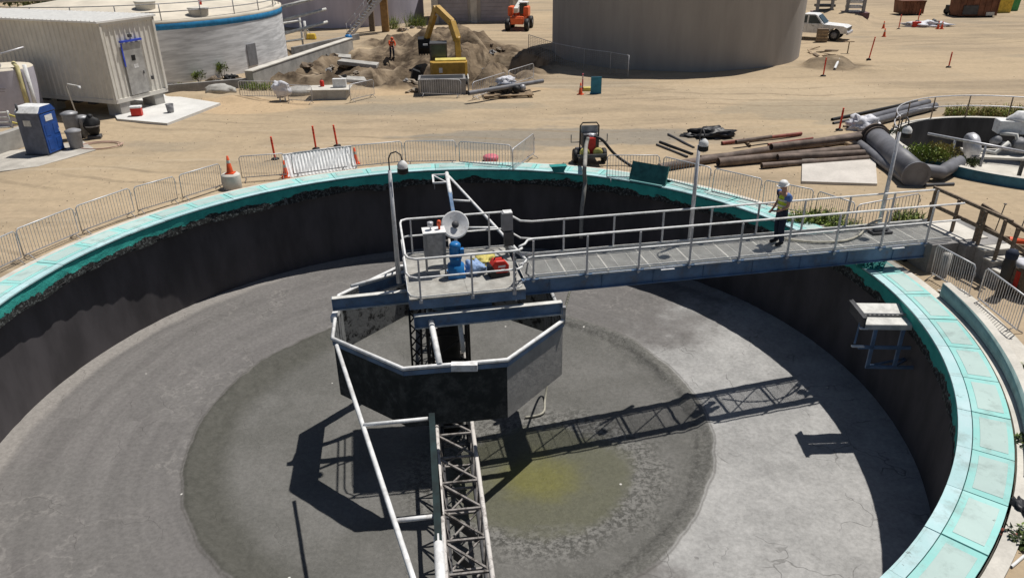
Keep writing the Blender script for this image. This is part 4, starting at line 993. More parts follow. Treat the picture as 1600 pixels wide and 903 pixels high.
def weeds(name, p, r, n, h, ms, label, group=None):
    t = thing(name, label, 'weeds', p, 0, group); b = MB()
    for _ in range(n):
        a = random.random()*6.28; k = math.sqrt(random.random()); x, y = r[0]*k*math.cos(a), r[1]*k*math.sin(a)
        H = h*random.uniform(.45, 1.15); d = Vector((random.gauss(0, .3), random.gauss(0, .3), 1)).normalized(); s = d.cross(Vector((random.gauss(0, 1), random.gauss(0, 1), .1))).normalized()*.018
        q = Vector((x, y, -.02)); mi = random.randrange(len(ms))
        b.add([q-s, q+d*H*.6-s*.8, q+d*H+Vector((random.gauss(0, .06), random.gauss(0, .06), 0)), q+d*H*.6+s*.8, q+s], [(0, 1, 2, 3, 4)], mi)
        for j in range(3):
            f = random.uniform(.3, .95); e = q+d*H*f; w = Vector((random.gauss(0, 1), random.gauss(0, 1), random.gauss(.2, .6))).normalized()*.10; s2 = w.cross(d).normalized()*.022
            b.add([e, e+w*.5+s2, e+w, e+w*.5-s2], [(0, 1, 2, 3)], mi)
    b.build('blades', ms, t); return t
def GG(px, py):
    p = G(px, py); p.z = gz(p.x, p.y); return p
bush('shrub', GG(1446, 264), (1.25, .75, .70), 2600, .13, [LEAF, LEAFG, LEAFY], 'round green shrub between the huge branched pipe and the small tank', clumps=9)
bush('shrub', GG(1512, 262), (.55, .4, .3), 500, .11, [LEAFD, LEAF], 'small dark shrub against the blue end of the small tank wall', clumps=5)
bush('shrub', GG(1398, 222), (.6, .5, .4), 600, .12, [LEAFD, LEAF], 'dark green shrub behind the huge pipe at the lamp post', clumps=5)
weeds('weed_clump', GG(1500, 180), (.9, .5), 260, .55, [LEAFG, LEAFY], 'green and yellow weeds behind the railing at the far edge of the small tank')
weeds('weed_clump', GG(1577, 182), (1.4, .6), 380, .6, [LEAFG, LEAFY], 'bright weeds behind the small tank at the right edge of the photo')
weeds('weed_clump', GG(1545, 180), (.8, .4), 160, .5, [LEAFY], 'dry yellow weeds in the middle of the far edge of the small tank')
weeds('weed_clump', G(1272, 350, -.15), (.95, .40), 420, .55, [LEAFG, LEAFG, LEAF], 'bright green weeds behind the bridge rail next to the worker')
weeds('weed_clump', G(1318, 362, -.15), (.6, .3), 190, .5, [LEAFG, LEAFG, LEAF], 'green weeds at the teal rim just behind the bridge deck')
weeds('weed_clump', G(1413, 352, -.15), (.55, .4), 200, .6, [LEAFG, LEAF], 'green weeds behind the bridge at the third lamp post')
weeds('weed_clump', GG(1604, 700), (.16, .3), 110, .22, [LEAFD, LEAF], 'dark weeds at the end of the parapet at the right edge of the photo')
weeds('weed_clump', GG(1606, 590), (.2, .3), 90, .3, [LEAFD, LEAF], 'dark weeds beside the parapet under the right barrier')
# ------------------------------------------------------------------ right bank by the stairs
wk = MB(); aa0, aa1 = R_(-36), R_(2)
wk.lathe([(ROUT+.44, GZ+.06), (ROUT+1.15, GZ+.06), (ROUT+1.16, GZ-.1)], 40, a0=aa0, a1=aa1, smooth=False)
o = wk.build('path', CONCP, loc=(CX, CY, 0)); tag(o, kind='structure')
def wood_rail(label, tops, posts, slope=0):
    t = thing('timber_handrail', label, 'handrail', Vector((tops[0].x, tops[0].y, 0)), 0); o_ = Vector((tops[0].x, tops[0].y, 0))
    P, Q = tops[0]-o_, tops[1]-o_
    b = MB(); b.bar(P, Q, .07, .09); b.build('top_rail', WOOD, t)
    b = MB(); b.bar(P-Vector((0, .0, .52)), Q-Vector((0, 0, .52)), .04, .11); b.build('mid_rail', WOOD, t)
    for f, zb in posts:
        p = P.lerp(Q, f); b = MB(); b.box((p.x-.06, p.y, (p.z+zb)/2), (.075, .075, p.z-zb)); b.build('post', WOOD, t)
ux, vx = Vector((math.cos(BA), math.sin(BA), 0)), Vector((-math.sin(BA), math.cos(BA), 0))
r0 = Vector((CX, CY, 0))+ux*15.05+vx*.95; r1 = Vector((CX, CY, 0))+ux*15.25-vx*1.9
wood_rail('weathered timber handrail along the far side of the bridge landing', [Vector((r0.x, r0.y, 1.78)), Vector((r1.x, r1.y, 1.70))], [(.06, .70), (.38, .70), (.72, .2), (.95, -.1)])
r0 = Vector((CX, CY, 0))+ux*15.25-vx*.75; r1 = Vector((CX, CY, 0))+ux*16.2-vx*2.75
wood_rail('weathered timber handrail sloping down beside the concrete steps', [Vector((r0.x, r0.y, 1.80)), Vector((r1.x, r1.y, 1.05))], [(.05, .3), (.5, -.1), (.92, -.2)])
bp = GG(1562, 462)
t = thing('bollard_column', 'dark post wrapped in black plastic with a blue cap standing at the foot of the steps', 'post', bp, .3)
b = MB(); b.lathe([(.15, -.1), (.13, .5), (.16, .9), (.13, 1.15)], 12); b.build('wrapped_shaft', TARPK, t)
b = MB(); b.lathe([(.15, 1.12), (.16, 1.28), (.10, 1.36), (0, 1.37)], 12); b.build('cap', NAVY, t)
b = MB(); b.bar((0, 0, .8), (.45, .1, .78), .06, .06); b.build('side_arm', OFFW, t)
bp = GG(1592, 462)
t = thing('wrapped_crate', 'brown crate covered with pale sheeting at the right edge by the steps', 'crate', bp+Vector((.25, .15, 0)), .2)
b = MB(); b.box((0, 0, .4), (.8, .8, .8)); b.build('crate_body', WOOD, t, bevel=.01)
b = MB(); b.box((-.41, 0, .45), (.015, .14, .5)); b.build('red_mark', RED, t)
b = MB(); b.blob((0, 0, .84), (.52, .5, .14), 6, .25, 10); b.build('sheet', CLOTHW, t)
t = thing('wheelbarrow_tray', 'shallow timber tray with an orange cone lying in it behind the steps', 'tray', GG(1553, 405)+Vector((.9, .3, 0)), -.5)
b = MB(); b.box((0, 0, .25), (1.3, .6, .05)); 
for s in (-1, 1): b.box((0, s*.3, .34), (1.3, .04, .2)); b.box((s*.65, 0, .34), (.04, .6, .2))
b.build('tray', WOODL, t)
b = MB(); b.lathe([(.16, 0), (.03, .5), (0, .5)], 12, c=(-.3, 0, .38), M=Matrix.Rotation(R_(80), 3, 'Y')); b.build('orange_load', ORANGE, t)
for i, (px, lab) in enumerate((((1540, 372), 'thin steel stake behind the top of the steps'), ((1570, 395), 'thin steel stake behind the bottom of the steps'))):
    p = GG(*px)+Vector((.5, .4, 0)); b = MB(); b.tube([(0, 0, -.1), (.10, 0, 1.0)], .018, 6); b.lathe([(0, 0), (.05, 0), (.05, .02), (0, .02)], 8, c=(.10, 0, 1.0)); tag(b.build('steel_stake', DGREY, loc=p), lab, 'stake', 'steel stakes')
crumple('dark_bag', TARPK, GG(1597, 805), (.16, .34, .12), 21, 'dark crumpled plastic lying beside the teal rim at lower right', 'plastic sheet', .4)
crumple('red_rag', PIPER, GG(1576, 838), (.14, .12, .07), 23, 'small red rag on the soil at lower right', 'rag', .4)
weeds('weed_clump', GG(1594, 845), (.22, .22), 90, .22, [LEAF, LEAFD], 'low green weeds on the soil at the lower right corner')
pipe('white_stick', (1580, 885), (1600, 868), .025, WHITE, 'thin white stick lying on soil at the lower right corner', cat='stick')
crumple('dark_box', BLACK, GG(1405, 408)+Vector((.2, .1, 0)), (.2, .2, .25), 25, 'black fitting in the shade under the landward end of the bridge', 'fitting', .3)
# ------------------------------------------------------------------ small round tank at right
tx, ty, tr = T2
t2 = thing('small_round_tank', 'small empty round concrete tank with a blue outer wall at the right edge', 'tank', (tx, ty, 0))
b = MB(); b.lathe([(tr, -2.3), (tr, .26)], 120); b.build('inner_wall', mat('dark_tank_wall', (.06, .058, .06), .85, var=.35, scale=.8, streak=(1, 1, .3)), t2)
b = MB(); b.lathe([(tr, .26), (tr+.28, .26)], 120); b.build('rim', CONCP, t2)
b = MB(); b.lathe([(tr+.28, .26), (tr+.28, -.3)], 120); b.build('outer_wall', mat('blue_wall_paint', (.045, .16, .24), .6, var=.2), t2)
b = MB(); b.lathe([(0, -1.8), (tr, -1.8)], 60); b.build('floor', CONCP, t2)
b = MB(); pr_ = []
for a in range(28, 172, 5): pr_.append(Vector((math.cos(R_(a))*(tr+.15), math.sin(R_(a))*(tr+.15), 0)))
for h in (1.05, .55): b.tube([p+Vector((0, 0, .26+h)) for p in pr_], .028, 6)
b.build('guard_rail', GALV, t2)
for p in pr_[::4]: b = MB(); b.tube([p+Vector((0, 0, .2)), p+Vector((0, 0, 1.31))], .035, 6); b.build('rail_post', WOOD, t2)
q0, q1 = G(1450, 209, 1.0)-Vector((tx, ty, 0)), G(1602, 238, 1.0)-Vector((tx, ty, 0))
b = MB(); b.tube([q0, q1], .055, 8); b.build('cross_rail', GALV, t2)
for f in (.30, .62): p = q0.lerp(q1, f); b = MB(); b.tube([p, p-Vector((0, 0, .9))], .05, 8); b.build('cross_rail_post', GALV, t2)
t = thing('dewatering_machine', 'grey machine of drums, pipes and housings standing inside the small round tank', 'machine', G(1572, 248, -.6)+Vector((0, .6, 0)), -.2)
b = MB(); M = Matrix.Rotation(R_(78), 3, 'Y'); b.lathe([(0, -.2), (.55, -.2), (.62, -.1), (.62, .12), (.5, .25), (0, .3)], 24, c=(-1.2, 0, .35), M=M); b.build('fan_drum', GALV, t)
b = MB(); b.box((.5, .8, 1.15), (1.2, .7, .6)); b.blob((.9, .8, 1.5), (.6, .4, .3), 3, .25, 8); b.build('housing', WHITE, t, bevel=.04)
for i, (x, y, z, r) in enumerate(((-.1, .4, .55, .2), (.25, .2, .35, .22), (.8, .1, .5, .28), (1.3, .2, .35, .3))):
    b = MB(); b.lathe([(0, -.2), (r, -.2), (r, .2), (r*.6, .3), (0, .3)], 16, c=(x, y, z), M=Matrix.Rotation(R_(60+20*i), 3, 'X')); b.build('motor', GALVD if i % 2 else MGREY, t)
for i, P in enumerate(([(-.9, .1, .2), (-.2, -.1, .1), (.3, .0, .6)], [(0, .4, .9), (.6, .2, .9), (.8, -.1, .2)], [(.9, .8, 1.4), (1.5, .5, .9), (1.6, .1, .2)])):
    b = MB(); b.tube(P, .09, 8); b.build('pipework', OFFW, t)
b = MB(); b.box((.3, .2, -.02), (3.2, 1.6, .1)); b.build('skid', CONCP, t)
for x in (-1.1, 1.5):
    for y in (-.4, .9): b = MB(); b.box((x, y, -.85), (.14, .14, 1.6)); b.build('support_leg', DGREY, t)
# ------------------------------------------------------------------ tall concrete tank
bt = thing('concrete_tank', 'huge tall bare grey concrete tank rising out of the top of the photo', 'tank', (13.31, 63.05, 0))
b = MB(); R9 = 9.78; b.lathe([(R9, -1.5), (R9, 8.0)], 96); b.build('tank_wall', TANKC, bt)
b = MB(); b.lathe([(R9, 8.0), (R9+.55, 8.0), (R9+.55, 8.45), (0, 9.3)], 96, smooth=False); b.build('roof_slab', CONC, bt)
b = MB(); b.box((R9+.1, -1.2, 6.6), (.3, .5, .5)); b.build('wall_box', GALVD, bt)
# wire fence in its shade
t = thing('wire_fence', 'wire mesh panel fence standing in the shade at the foot of the tall concrete tank', 'fence', G(830, 86), 0); o_ = G(830, 86)
fp = [G(826, 84), G(868, 100), G(912, 110), G(953, 116), G(981, 122)]
for P, Q in zip(fp[:-1], fp[1:]):
    P, Q = P-o_, Q-o_; b = MB(); H = 1.45
    for f in range(15): p = P.lerp(Q, f/14); b.tube([p, p+Vector((0, 0, H))], .008, 4, cap=False)
    for h in np.linspace(.1, H, 12): b.tube([P+Vector((0, 0, h)), Q+Vector((0, 0, h))], .007, 4, cap=False)
    b.build('mesh_panel', MESHG, t)
    b = MB(); b.tube([P, P+Vector((0, 0, H)), Q+Vector((0, 0, H)), Q], .024, 6); b.build('panel_frame', GALV, t)
t = thing('blue_board', 'small sea-blue upright board on the dirt beside a cone', 'board', GG(931, 147), .1)
b = MB(); b.box((0, 0, .52), (.66, .05, 1.0)); b.box((0, .1, .04), (.66, .3, .06)); b.build('panel', TEALB, t, bevel=.01)
tag(MB().prism([(-.35, 0), (.35, 0), (.3, .2), (-.3, .2)], -.2, .2).build('yellow_wedge', TARPY, loc=GG(919, 142)), 'small yellow wedge between the pink post and the blue board', 'wedge')
# ------------------------------------------------------------------ pickup and the things round it
def box_wheel(t, x, y, r, w):
    M = Matrix.Rotation(R_(90), 3, 'X')
    b = MB(); b.lathe([(r*.6, -w/2), (r*.92, -w/2), (r, -w/2+.04), (r, w/2-.04), (r*.92, w/2), (r*.6, w/2)], 22, c=(x, y, r), M=M); o = b.build('wheel', BLACK, t)
    b = MB(); b.lathe([(0, -w*.35), (r*.6, -w*.45), (r*.6, w*.45), (0, w*.35)], 18, c=(x, y, r), M=M); b.build('rim', MGREY, o)
pk = GG(1312, 62)
t = thing('pickup_truck', 'white extended-cab pickup truck parked at the right flank of the tall concrete tank', 'pickup truck', pk+Vector((-2.2, 1.0, 0)), R_(-33)); t.scale = (1.13, 1.13, 1.13)
b = MB(); hw = .93
prof = [(-2.75, .55), (-2.75, 1.12), (-.95, 1.14), (-.85, 1.16), (1.05, 1.16), (2.45, 1.08), (2.72, .98), (2.78, .55)]
# body with wheel arches cut as notches
low = [(2.35, .55)]+[(1.85+.46*math.cos(a), .45+.46*math.sin(a)) for a in np.linspace(.22, math.pi-.22, 9)]+[(-1.15, .45)]+[(-1.65+.46*math.cos(a), .45+.46*math.sin(a)) for a in np.linspace(.22, math.pi-.22, 9)]
b.prism(prof+[(2.35, .55)]+low[1:10]+[(1.39, .50), (-1.18, .50)]+low[11:]+[(-2.1, .55)], -hw, hw); b.build('body', WHITE, t, bevel=.03)
b = MB()
cabp = [(-.85, 1.14), (-.72, 1.80), (-.55, 1.85), (.25, 1.85), (.38, 1.80), (1.02, 1.15)]
vs = [Vector((x, s*(hw-.03-.14*max(0, (z-1.14)/.7)), z)) for s in (-1, 1) for x, z in cabp]; n = len(cabp)
b.add(vs, [(i, (i+1) % n, n+(i+1) % n, n+i) for i in range(n)]+[list(range(n))[::-1], list(range(n, 2*n))]); b.build('cab', WHITE, t, bevel=.02)
def side_pt(x, z, s, off=.012): return Vector((x, s*(hw-.03-.14*max(0, (z-1.14)/.7)+off), z))
for s in (-1, 1):
    for q in ([(-.70, 1.22), (-.62, 1.74), (-.28, 1.76), (-.28, 1.22)], [(-.16, 1.20), (-.16, 1.76), (.30, 1.76), (.80, 1.20)]):
        b = MB(); b.add([side_pt(x, z, s) for x, z in q], [(0, 1, 2, 3)]); b.build('side_window', GLASS, t)
    b = MB(); b.box((.86, s*1.03, 1.25), (.10, .18, .14)); b.build('mirror', WHITE, t, bevel=.02)
    b = MB(); b.box((2.73, s*.70, .90), (.08, .34, .14)); b.build('headlight', GLASS, t)
    b = MB(); b.box((.22, s*.935, 1.02), (.16, .02, .03)); b.build('door_handle', BLACK, t)
    b = MB(); b.box((.62, s*.934, .82), (.012, .012, .62)); b.box((-.22, s*.934, .82), (.012, .012, .62)); b.build('door_seam', MGREY, t)
b = MB(); b.add([(.99, -.76, 1.22), (.46, -.68, 1.76), (.46, .68, 1.76), (.99, .76, 1.22)], [(0, 1, 2, 3)]); b.v = [(x+.025, y, z+.015) for x, y, z in b.v]; b.build('windscreen', GLASS, t)
b = MB(); b.box((2.75, 0, .86), (.08, 1.0, .20)); b.build('grille', DGREY, t)
b = MB(); b.box((2.80, 0, .58), (.16, 1.86, .20)); b.build('bumper', GALV, t, bevel=.03)
b = MB(); b.box((-1.85, 0, 1.10), (1.6, 1.5, .10)); b.build('cargo_bed', DGREY, t)
for x in (1.85, -1.65):
    for s in (-1, 1): box_wheel(t, x, s*.80, .40, .26)
t = thing('timber_crate', 'brown timber crate standing in front of the pickup door', 'crate', GG(1283, 66), -.2)
b = MB(); b.box((0, 0, .55), (.85, .6, 1.1)); b.build('crate_body', WOOD, t)
b = MB()
for z in (.15, .4, .65, .9): b.box((0, -.31, z), (.87, .02, .14))
b.build('slats', WOODL, t)
for i in range(9):
    px = random.uniform(1258, 1300); py = random.uniform(76, 96); p = GG(px, py); a = random.random()*3
    b = MB(); b.box((0, 0, .10), (random.uniform(.7, 1.5), .2, .06)); o = b.build('timber_plank', WOODL if i % 2 else WOOD, loc=p); o.rotation_euler = (random.uniform(-.25, .25), random.uniform(-.25, .25), a)
    tag(o, 'loose scrap plank in the spoil at the foot of the tall tank by the pickup', 'plank', 'scrap planks in the spoil by the pickup')
pipe('white_pipe', (1304, 108), (1311, 93), .09, WHITE, 'short white pipe stuck in the spoil below the pickup', cat='pipe', z2=.35)
t = thing('survey_stake', 'small timber stake with a flat top in the dirt before the pickup', 'stake', GG(1324, 84), 0)
b = MB(); b.box((0, 0, .45), (.06, .06, .9)); b.build('stake', WOOD, t); b = MB(); b.box((0, 0, .88), (.7, .25, .05)); b.build('cross_board', WOODL, t)
# scaffold rack with stacked boards behind the pickup
t = thing('material_rack', 'grey steel rack of stacked white boards over a dark red base behind the pickup', 'rack', GG(1325, 40)+Vector((0, 3, 0)), -.15)
for x in (-2.3, -.9, .6, 2.2):
    b = MB(); b.box((x, -1.0, 1.9), (.28, .28, 3.8)); b.build('upright', MGREY, t)
b = MB()
for k in range(5): b.box((1.4, -.4, 1.0+.5*k), (1.5, 1.0, .25))
b.build('board_stack', WHITE, t)
b = MB()
for k in range(4): b.box((-1.5, -.5, 1.0+.62*k), (1.9, 1.0, .22))
b.build('dark_stack', DGREY, t)
b = MB(); b.prism([(-2.6, 0), (2.5, 0), (2.8, .5), (2.8, 1.0), (-2.6, 1.0)], -1.3, .8); b.build('red_base', mat('dull_maroon', (.17, .09, .10), .7), t, bevel=.05)
# far yard
def dumpster(px, label, rz, sx, h, m):
    t = thing('dumpster', label, 'dumpster', GG(*px), rz, 'rust-brown steel dumpsters')
    b = MB(); L, D = sx, 2.0
    b.prism([(-L/2, .15), (L/2, .15), (L/2+.15, h), (-L/2-.15, h)], -D/2, D/2); b.build('bin_body', m, t)
    b = MB()
    for x in np.linspace(-L/2, L/2, 7): b.box((x, -D/2-.03, h/2+.05), (.10, .06, h-.2))
    b.box((0, -D/2-.03, h-.05), (L+.3, .10, .14)); b.build('side_ribs', m, t)
    b = MB(); b.box((0, 0, h-.02), (L, D-.2, .02)); b.build('load', BLACK, t)
    for s in (-1, 1): b = MB(); b.box((s*L*.38, -D/2+.2, .08), (.3, .4, .16)); b.build('skid', BLACK, t)
    return t
dumpster((1418, 23), 'small rust-brown dumpster left of the far dirt yard', 0, 2.3, 1.5, DUMPB)
t = dumpster((1518, 26), 'large rust-brown dumpster with a grey door at the top right', 0, 4.0, 2.2, DUMPB)
b = MB(); b.box((-.9, -1.08, .75), (1.6, .05, .9)); b.build('grey_door', DGREY, t)
b = MB(); b.box((1.3, -1.08, .35), (.9, .05, .35)); b.build('pale_patch', OFFW, t)
t = thing('skid_machine', 'small black and white machine on wheels beside the large dumpster', 'machine', GG(1489, 24), 0)
for s in (-1, 1): 
    for x in (-.5, .5): box_wheel(t, x, s*.5, .35, .25)
b = MB(); b.box((0, 0, .7), (1.6, .9, .6)); b.build('chassis', BLACK, t, bevel=.05); b = MB(); b.box((.1, 0, 1.3), (.9, .8, .8)); b.build('cab', WHITE, t, bevel=.08)
b = MB(); b.box((.1, -.41, 1.35), (.6, .02, .45)); b.build('window', GLASS, t)
def bin_(px, label, m, h):
    t = thing('waste_bin', label, 'bin', GG(*px), .1); b = MB(); b.prism([(-.75, 0), (.75, 0), (.85, h), (-.85, h)], -.7, .7); b.build('bin_body', m, t, bevel=.04); b = MB(); b.box((0, 0, h+.06), (1.75, 1.45, .12)); b.build('lid', m, t, bevel=.03)
bin_((1562, 20), 'yellow bin on the far dirt right of the large dumpster', YELB, 1.55); bin_((1574, 17), 'green bin behind the yellow bin at the top right', GREEN, 1.4)
crumple('white_tarp', CLOTHW, GG(1446, 42), (1.9, .8, .35), 31, 'crumpled white tarp lying on the far dirt between cones', 'tarp', .4)
t = thing('red_toolbox', 'red box lying at the left end of the white tarp on the far dirt', 'box', GG(1431, 43), .2); b = MB(); b.box((0, 0, .25), (.75, .4, .5)); b.build('box_body', RED, t, bevel=.03); b = MB(); b.tube([(-.2, 0, .5), (-.15, 0, .6), (.15, 0, .6), (.2, 0, .5)], .03, 6); b.build('handle', BLACK, t)
crumple('dark_sack', DGREY, GG(1459, 42), (.5, .4, .4), 33, 'dark sack at the right end of the white tarp', 'sack', .3)
# ------------------------------------------------------------------ container building on blocks
A_, B2, C2 = G(180, 157, .80), G(242, 138, .80), G(56, 146, .80)
dl = (C2-A_).normalized(); de_ = Vector((-dl.y, dl.x, 0)); de_ = de_ if de_.y > 0 else -de_
wd = 3.7; Lc = 12.2; Hc = 3.95
rzc = math.atan2(-dl.y, -dl.x)
ct = thing('container_building', 'long beige ribbed container building with a white roof raised on concrete blocks', 'container', Vector((A_.x, A_.y, GZ)), rzc)
# local frame: +x toward the door end (x = 0 at the door end), +y away from camera
def ribbed(b, p, q, z0, z1, nr, dep=.05):
    p = Vector(p); q = Vector(q); d = (q-p); L = d.length; d.normalize(); nrm = Vector((d.y, -d.x, 0)); pts = []
    for i in range(nr):
        s = L*i/nr; w = L/nr
        for f, o in ((0, 0), (.62, 0), (.72, dep), (.90, dep)): pts.append(p+d*(s+f*w)+nrm*o)
    pts.append(q)
    vs = [Vector((v.x, v.y, z)) for z in (z0, z1) for v in pts]; n = len(pts)
    b.add(vs, [(i, i+1, n+i+1, n+i) for i in range(n-1)])
z0c = .95; z1c = z0c+Hc
b = MB(); ribbed(b, (-Lc, 0, 0), (0, 0, 0), z0c, z1c, 34); b.build('long_wall', SIDING, ct)
b = MB(); ribbed(b, (0, 0, 0), (0, wd, 0), z0c, z1c, 11); b.build('end_wall', SIDING, ct)
b = MB(); b.box((-Lc/2, wd, z0c+Hc/2), (Lc, .04, Hc)); b.box((-Lc, wd/2, z0c+Hc/2), (.04, wd, Hc)); b.build('rear_wall', SIDING, ct)
b = MB(); b.box((-Lc/2, wd/2, z1c+.06), (Lc+.3, wd+.3, .10))
for i in range(40): b.box((-Lc+Lc*i/39, wd/2, z1c+.125), (.06, wd+.28, .05))
b.build('roof', ROOFM, ct)
b = MB()
b.box((.06, .06, z0c+Hc/2), (.10, .14, Hc)); b.box((.06, wd-.06, z0c+Hc/2), (.10, .14, Hc)); b.box((.06, wd/2, z1c-.06), (.10, wd, .14)); b.build('corner_trim', SIDING, ct)
b = MB(); b.box((-Lc/2, .02, z0c-.10), (Lc, .16, .22)); b.box((0, wd/2, z0c-.10), (.16, wd, .22)); b.box((-Lc/2, wd/2, z0c-.02), (Lc, wd, .04)); b.build('floor_beam', DGREY if False else SIDING, ct)
dr = MB(); dr.box((.09, 1.75, z0c+1.42), (.06, 1.30, 2.72)); dro = dr.build('door', mat('grey_door_paint', (.40, .39, .37), .55), ct)
b = MB(); b.box((.125, 1.72, z0c+2.0), (.01, .26, .28)); b.build('window', BLACK, dro)
b = MB(); b.box((.125, 1.80, z0c+1.55), (.006, .30, .20)); b.build('notice', WHITE, dro)
b = MB(); b.box((.14, 2.20, z0c+1.15), (.05, .05, .16)); b.build('handle', DGREY, dro)
b = MB(); b.box((.14, 1.75, z0c+2.90), (.14, 1.45, .10)); b.box((.13, 1.08, z0c+2.2), (.03, .08, 1.2)); b.build('blue_tape', mat('bright_blue_tape', (.05, .09, .55), .5), ct)
b = MB(); b.box((.16, 1.75, z0c+3.15), (.12, .2, .16)); b.build('door_lamp', DGREY, ct)
b = MB(); b.box((.10, 2.75, z0c+.75), (.05, .16, .2)); b.build('socket', DGREY, ct)
for (x, y) in ((-.45, .55), (-.45, 3.0), (-5.5, .5), (-11, .5), (-11, 3.0)):
    b = MB(); b.box((x, y, .45), (.95, .72, .88)); b.build('support_block', CONC, ct, bevel=.02)
for i in range(8): b = MB(); b.box((-1.8-1.2*i, .1, .72), (.5, .3, .2)); b.build('underfloor_box', BLACK, ct)
pd_ = [G(184, 190), G(262, 197), G(345, 165), G(250, 150), G(170, 165)]; c0 = sum(pd_, Vector())/5
b = MB(); n = 5; b.add([v-c0+Vector((0, 0, .14)) for v in pd_]+[v-c0-Vector((0, 0, .2)) for v in pd_], [list(range(5))]+[(i, n+i, n+(i+1) % n, (i+1) % n) for i in range(n)])
o = b.build('concrete_pad', mat('new_concrete', (.62, .61, .58), .9, var=.08, scale=.8, fine=.04), loc=c0); tag(o, kind='structure')
# low retaining strip behind the pad
t = thing('cooler_box', 'red drink cooler with a white lid on the new concrete pad', 'cooler', G(215, 181, -.01), .2)
b = MB(); b.box((0, 0, .22), (.55, .38, .44)); b.build('cooler_body', RED, t, bevel=.03); b = MB(); b.box((0, 0, .48), (.58, .41, .10)); b.build('lid', WHITE, t, bevel=.02)
t = thing('bucket', 'grey bucket standing on the new concrete pad', 'bucket', G(267, 176, -.01), 0)
b = MB(); b.lathe([(0, .02), (.17, .02), (.21, .46), (.19, .46), (.15, .06)], 18); b.build('pail', MGREY, t); b = MB(); b.lathe([(.215, .43), (.225, .45), (.215, .47)], 18); b.build('rim', GALVD, t)
# ------------------------------------------------------------------ portable toilet and bins
pp = [G(50, 241), G(77, 245), G(107, 233)]
rzp = math.atan2((pp[2]-pp[1]).y, (pp[2]-pp[1]).x)
t = thing('portable_toilet', 'blue portable toilet with grey side walls and a white domed roof', 'portable toilet', pp[1], rzp)
wdt = 1.12
b = MB(); b.box((wdt/2, wdt/2, 1.02), (wdt, wdt, 1.9)); b.build('cabin', mat('grey_plastic', (.12, .135, .18), .5), t, bevel=.03)
b = MB(); b.box((wdt/2, wdt/2, .05), (wdt+.08, wdt+.08, .10)); b.build('base', DGREY, t)
dr = MB(); dr.box((wdt/2, -.02, 1.0), (wdt-.12, .05, 1.76)); dro = dr.build('door', BLUEP, t, bevel=.02)
for x in (.3, .82):
    for z in (.5, 1.15): b = MB(); b.box((x, -.05, z), (.28, .02, .5)); b.build('door_panel', BLUEP, dro, bevel=.01)
b = MB(); b.box((wdt/2, -.052, 1.66), (.46, .012, .26)); b.build('notice', WHITE, dro)
b = MB(); b.box((1.0, -.06, 1.0), (.06, .03, .14)); b.build('handle', WHITE, dro)
b = MB(); b.prism([(-.03, 1.94), (wdt+.03, 1.94), (wdt*.80, 2.22), (wdt*.2, 2.22)], -.03, wdt+.03); b.build('roof', WHITE, t, bevel=.04)
b = MB(); b.prism([(.0, 1.93), (wdt, 1.93), (wdt*.80, 2.2), (wdt*.2, 2.2)], -.055, -.03); b.build('door_arch', BLUEP, t)
b = MB(); b.box((-.012, .62, 1.5), (.012, .36, .26)); b.build('side_notice', OFFW, t)
b = MB(); b.tube([(.1, wdt-.12, 1.9), (.1, wdt-.12, 2.35)], .05, 8); b.build('vent_pipe', DGREY, t)
def can(px, label, m, r, h, lid, cat='bin', nm='trash_can'):
    t = thing(nm, label, cat, GG(*px)); b = MB(); b.lathe([(0, 0), (r*.82, 0), (r, h)], 20); b.build('can_body', m, t); b = MB(); b.lathe([(r*1.08, h), (r*1.08, h+.05), (r*.5, h+.13), (0, h+.14)], 20); b.build('lid', lid, t); return t
can((121, 233), 'grey round trash can directly right of the blue portable toilet', MGREY, .33, .85, MGREY)
t = can((118, 217), 'dented grey drum with a dome lid behind the trash can', MGREY, .36, 1.25, GALVD, 'drum', 'steel_drum')
t = can((135, 214), 'pale grey drum under the container edge beside the dome-lidded drum', GALVD, .30, .95, GALVD, 'drum', 'steel_drum')
t = thing('black_compressor', 'black hooded machine on a small base standing left of the container blocks', 'machine', GG(149, 216), .3)
b = MB(); b.blob((0, 0, .62), (.34, .3, .45), 3, .2, 10); b.build('hood', BLACK, t); b = MB(); b.box((0, 0, .08), (.6, .5, .16)); b.build('base', DGREY, t, bevel=.02)
b = MB(); b.lathe([(.12, 0), (.14, .12), (0, .2)], 12, c=(0, 0, 1.02)); b.build('cap', BLACK, t); b = MB(); b.lathe([(.345, .6), (.35, .66)], 14); b.build('band', GALVD, t)
cc_ = [(math.cos(i*.52)*(.85+.1*(i//12))+.0, math.sin(i*.52)*(.62+.08*(i//12)), .04+.03*(i//12)) for i in range(26)]
hp = G(157, 229)
hose('coiled_hose', [hp+Vector(v) for v in cc_], .022, mat('faded_hose', (.50, .33, .27), .7), 'faded pink hose coiled on the dirt in front of the black machine')
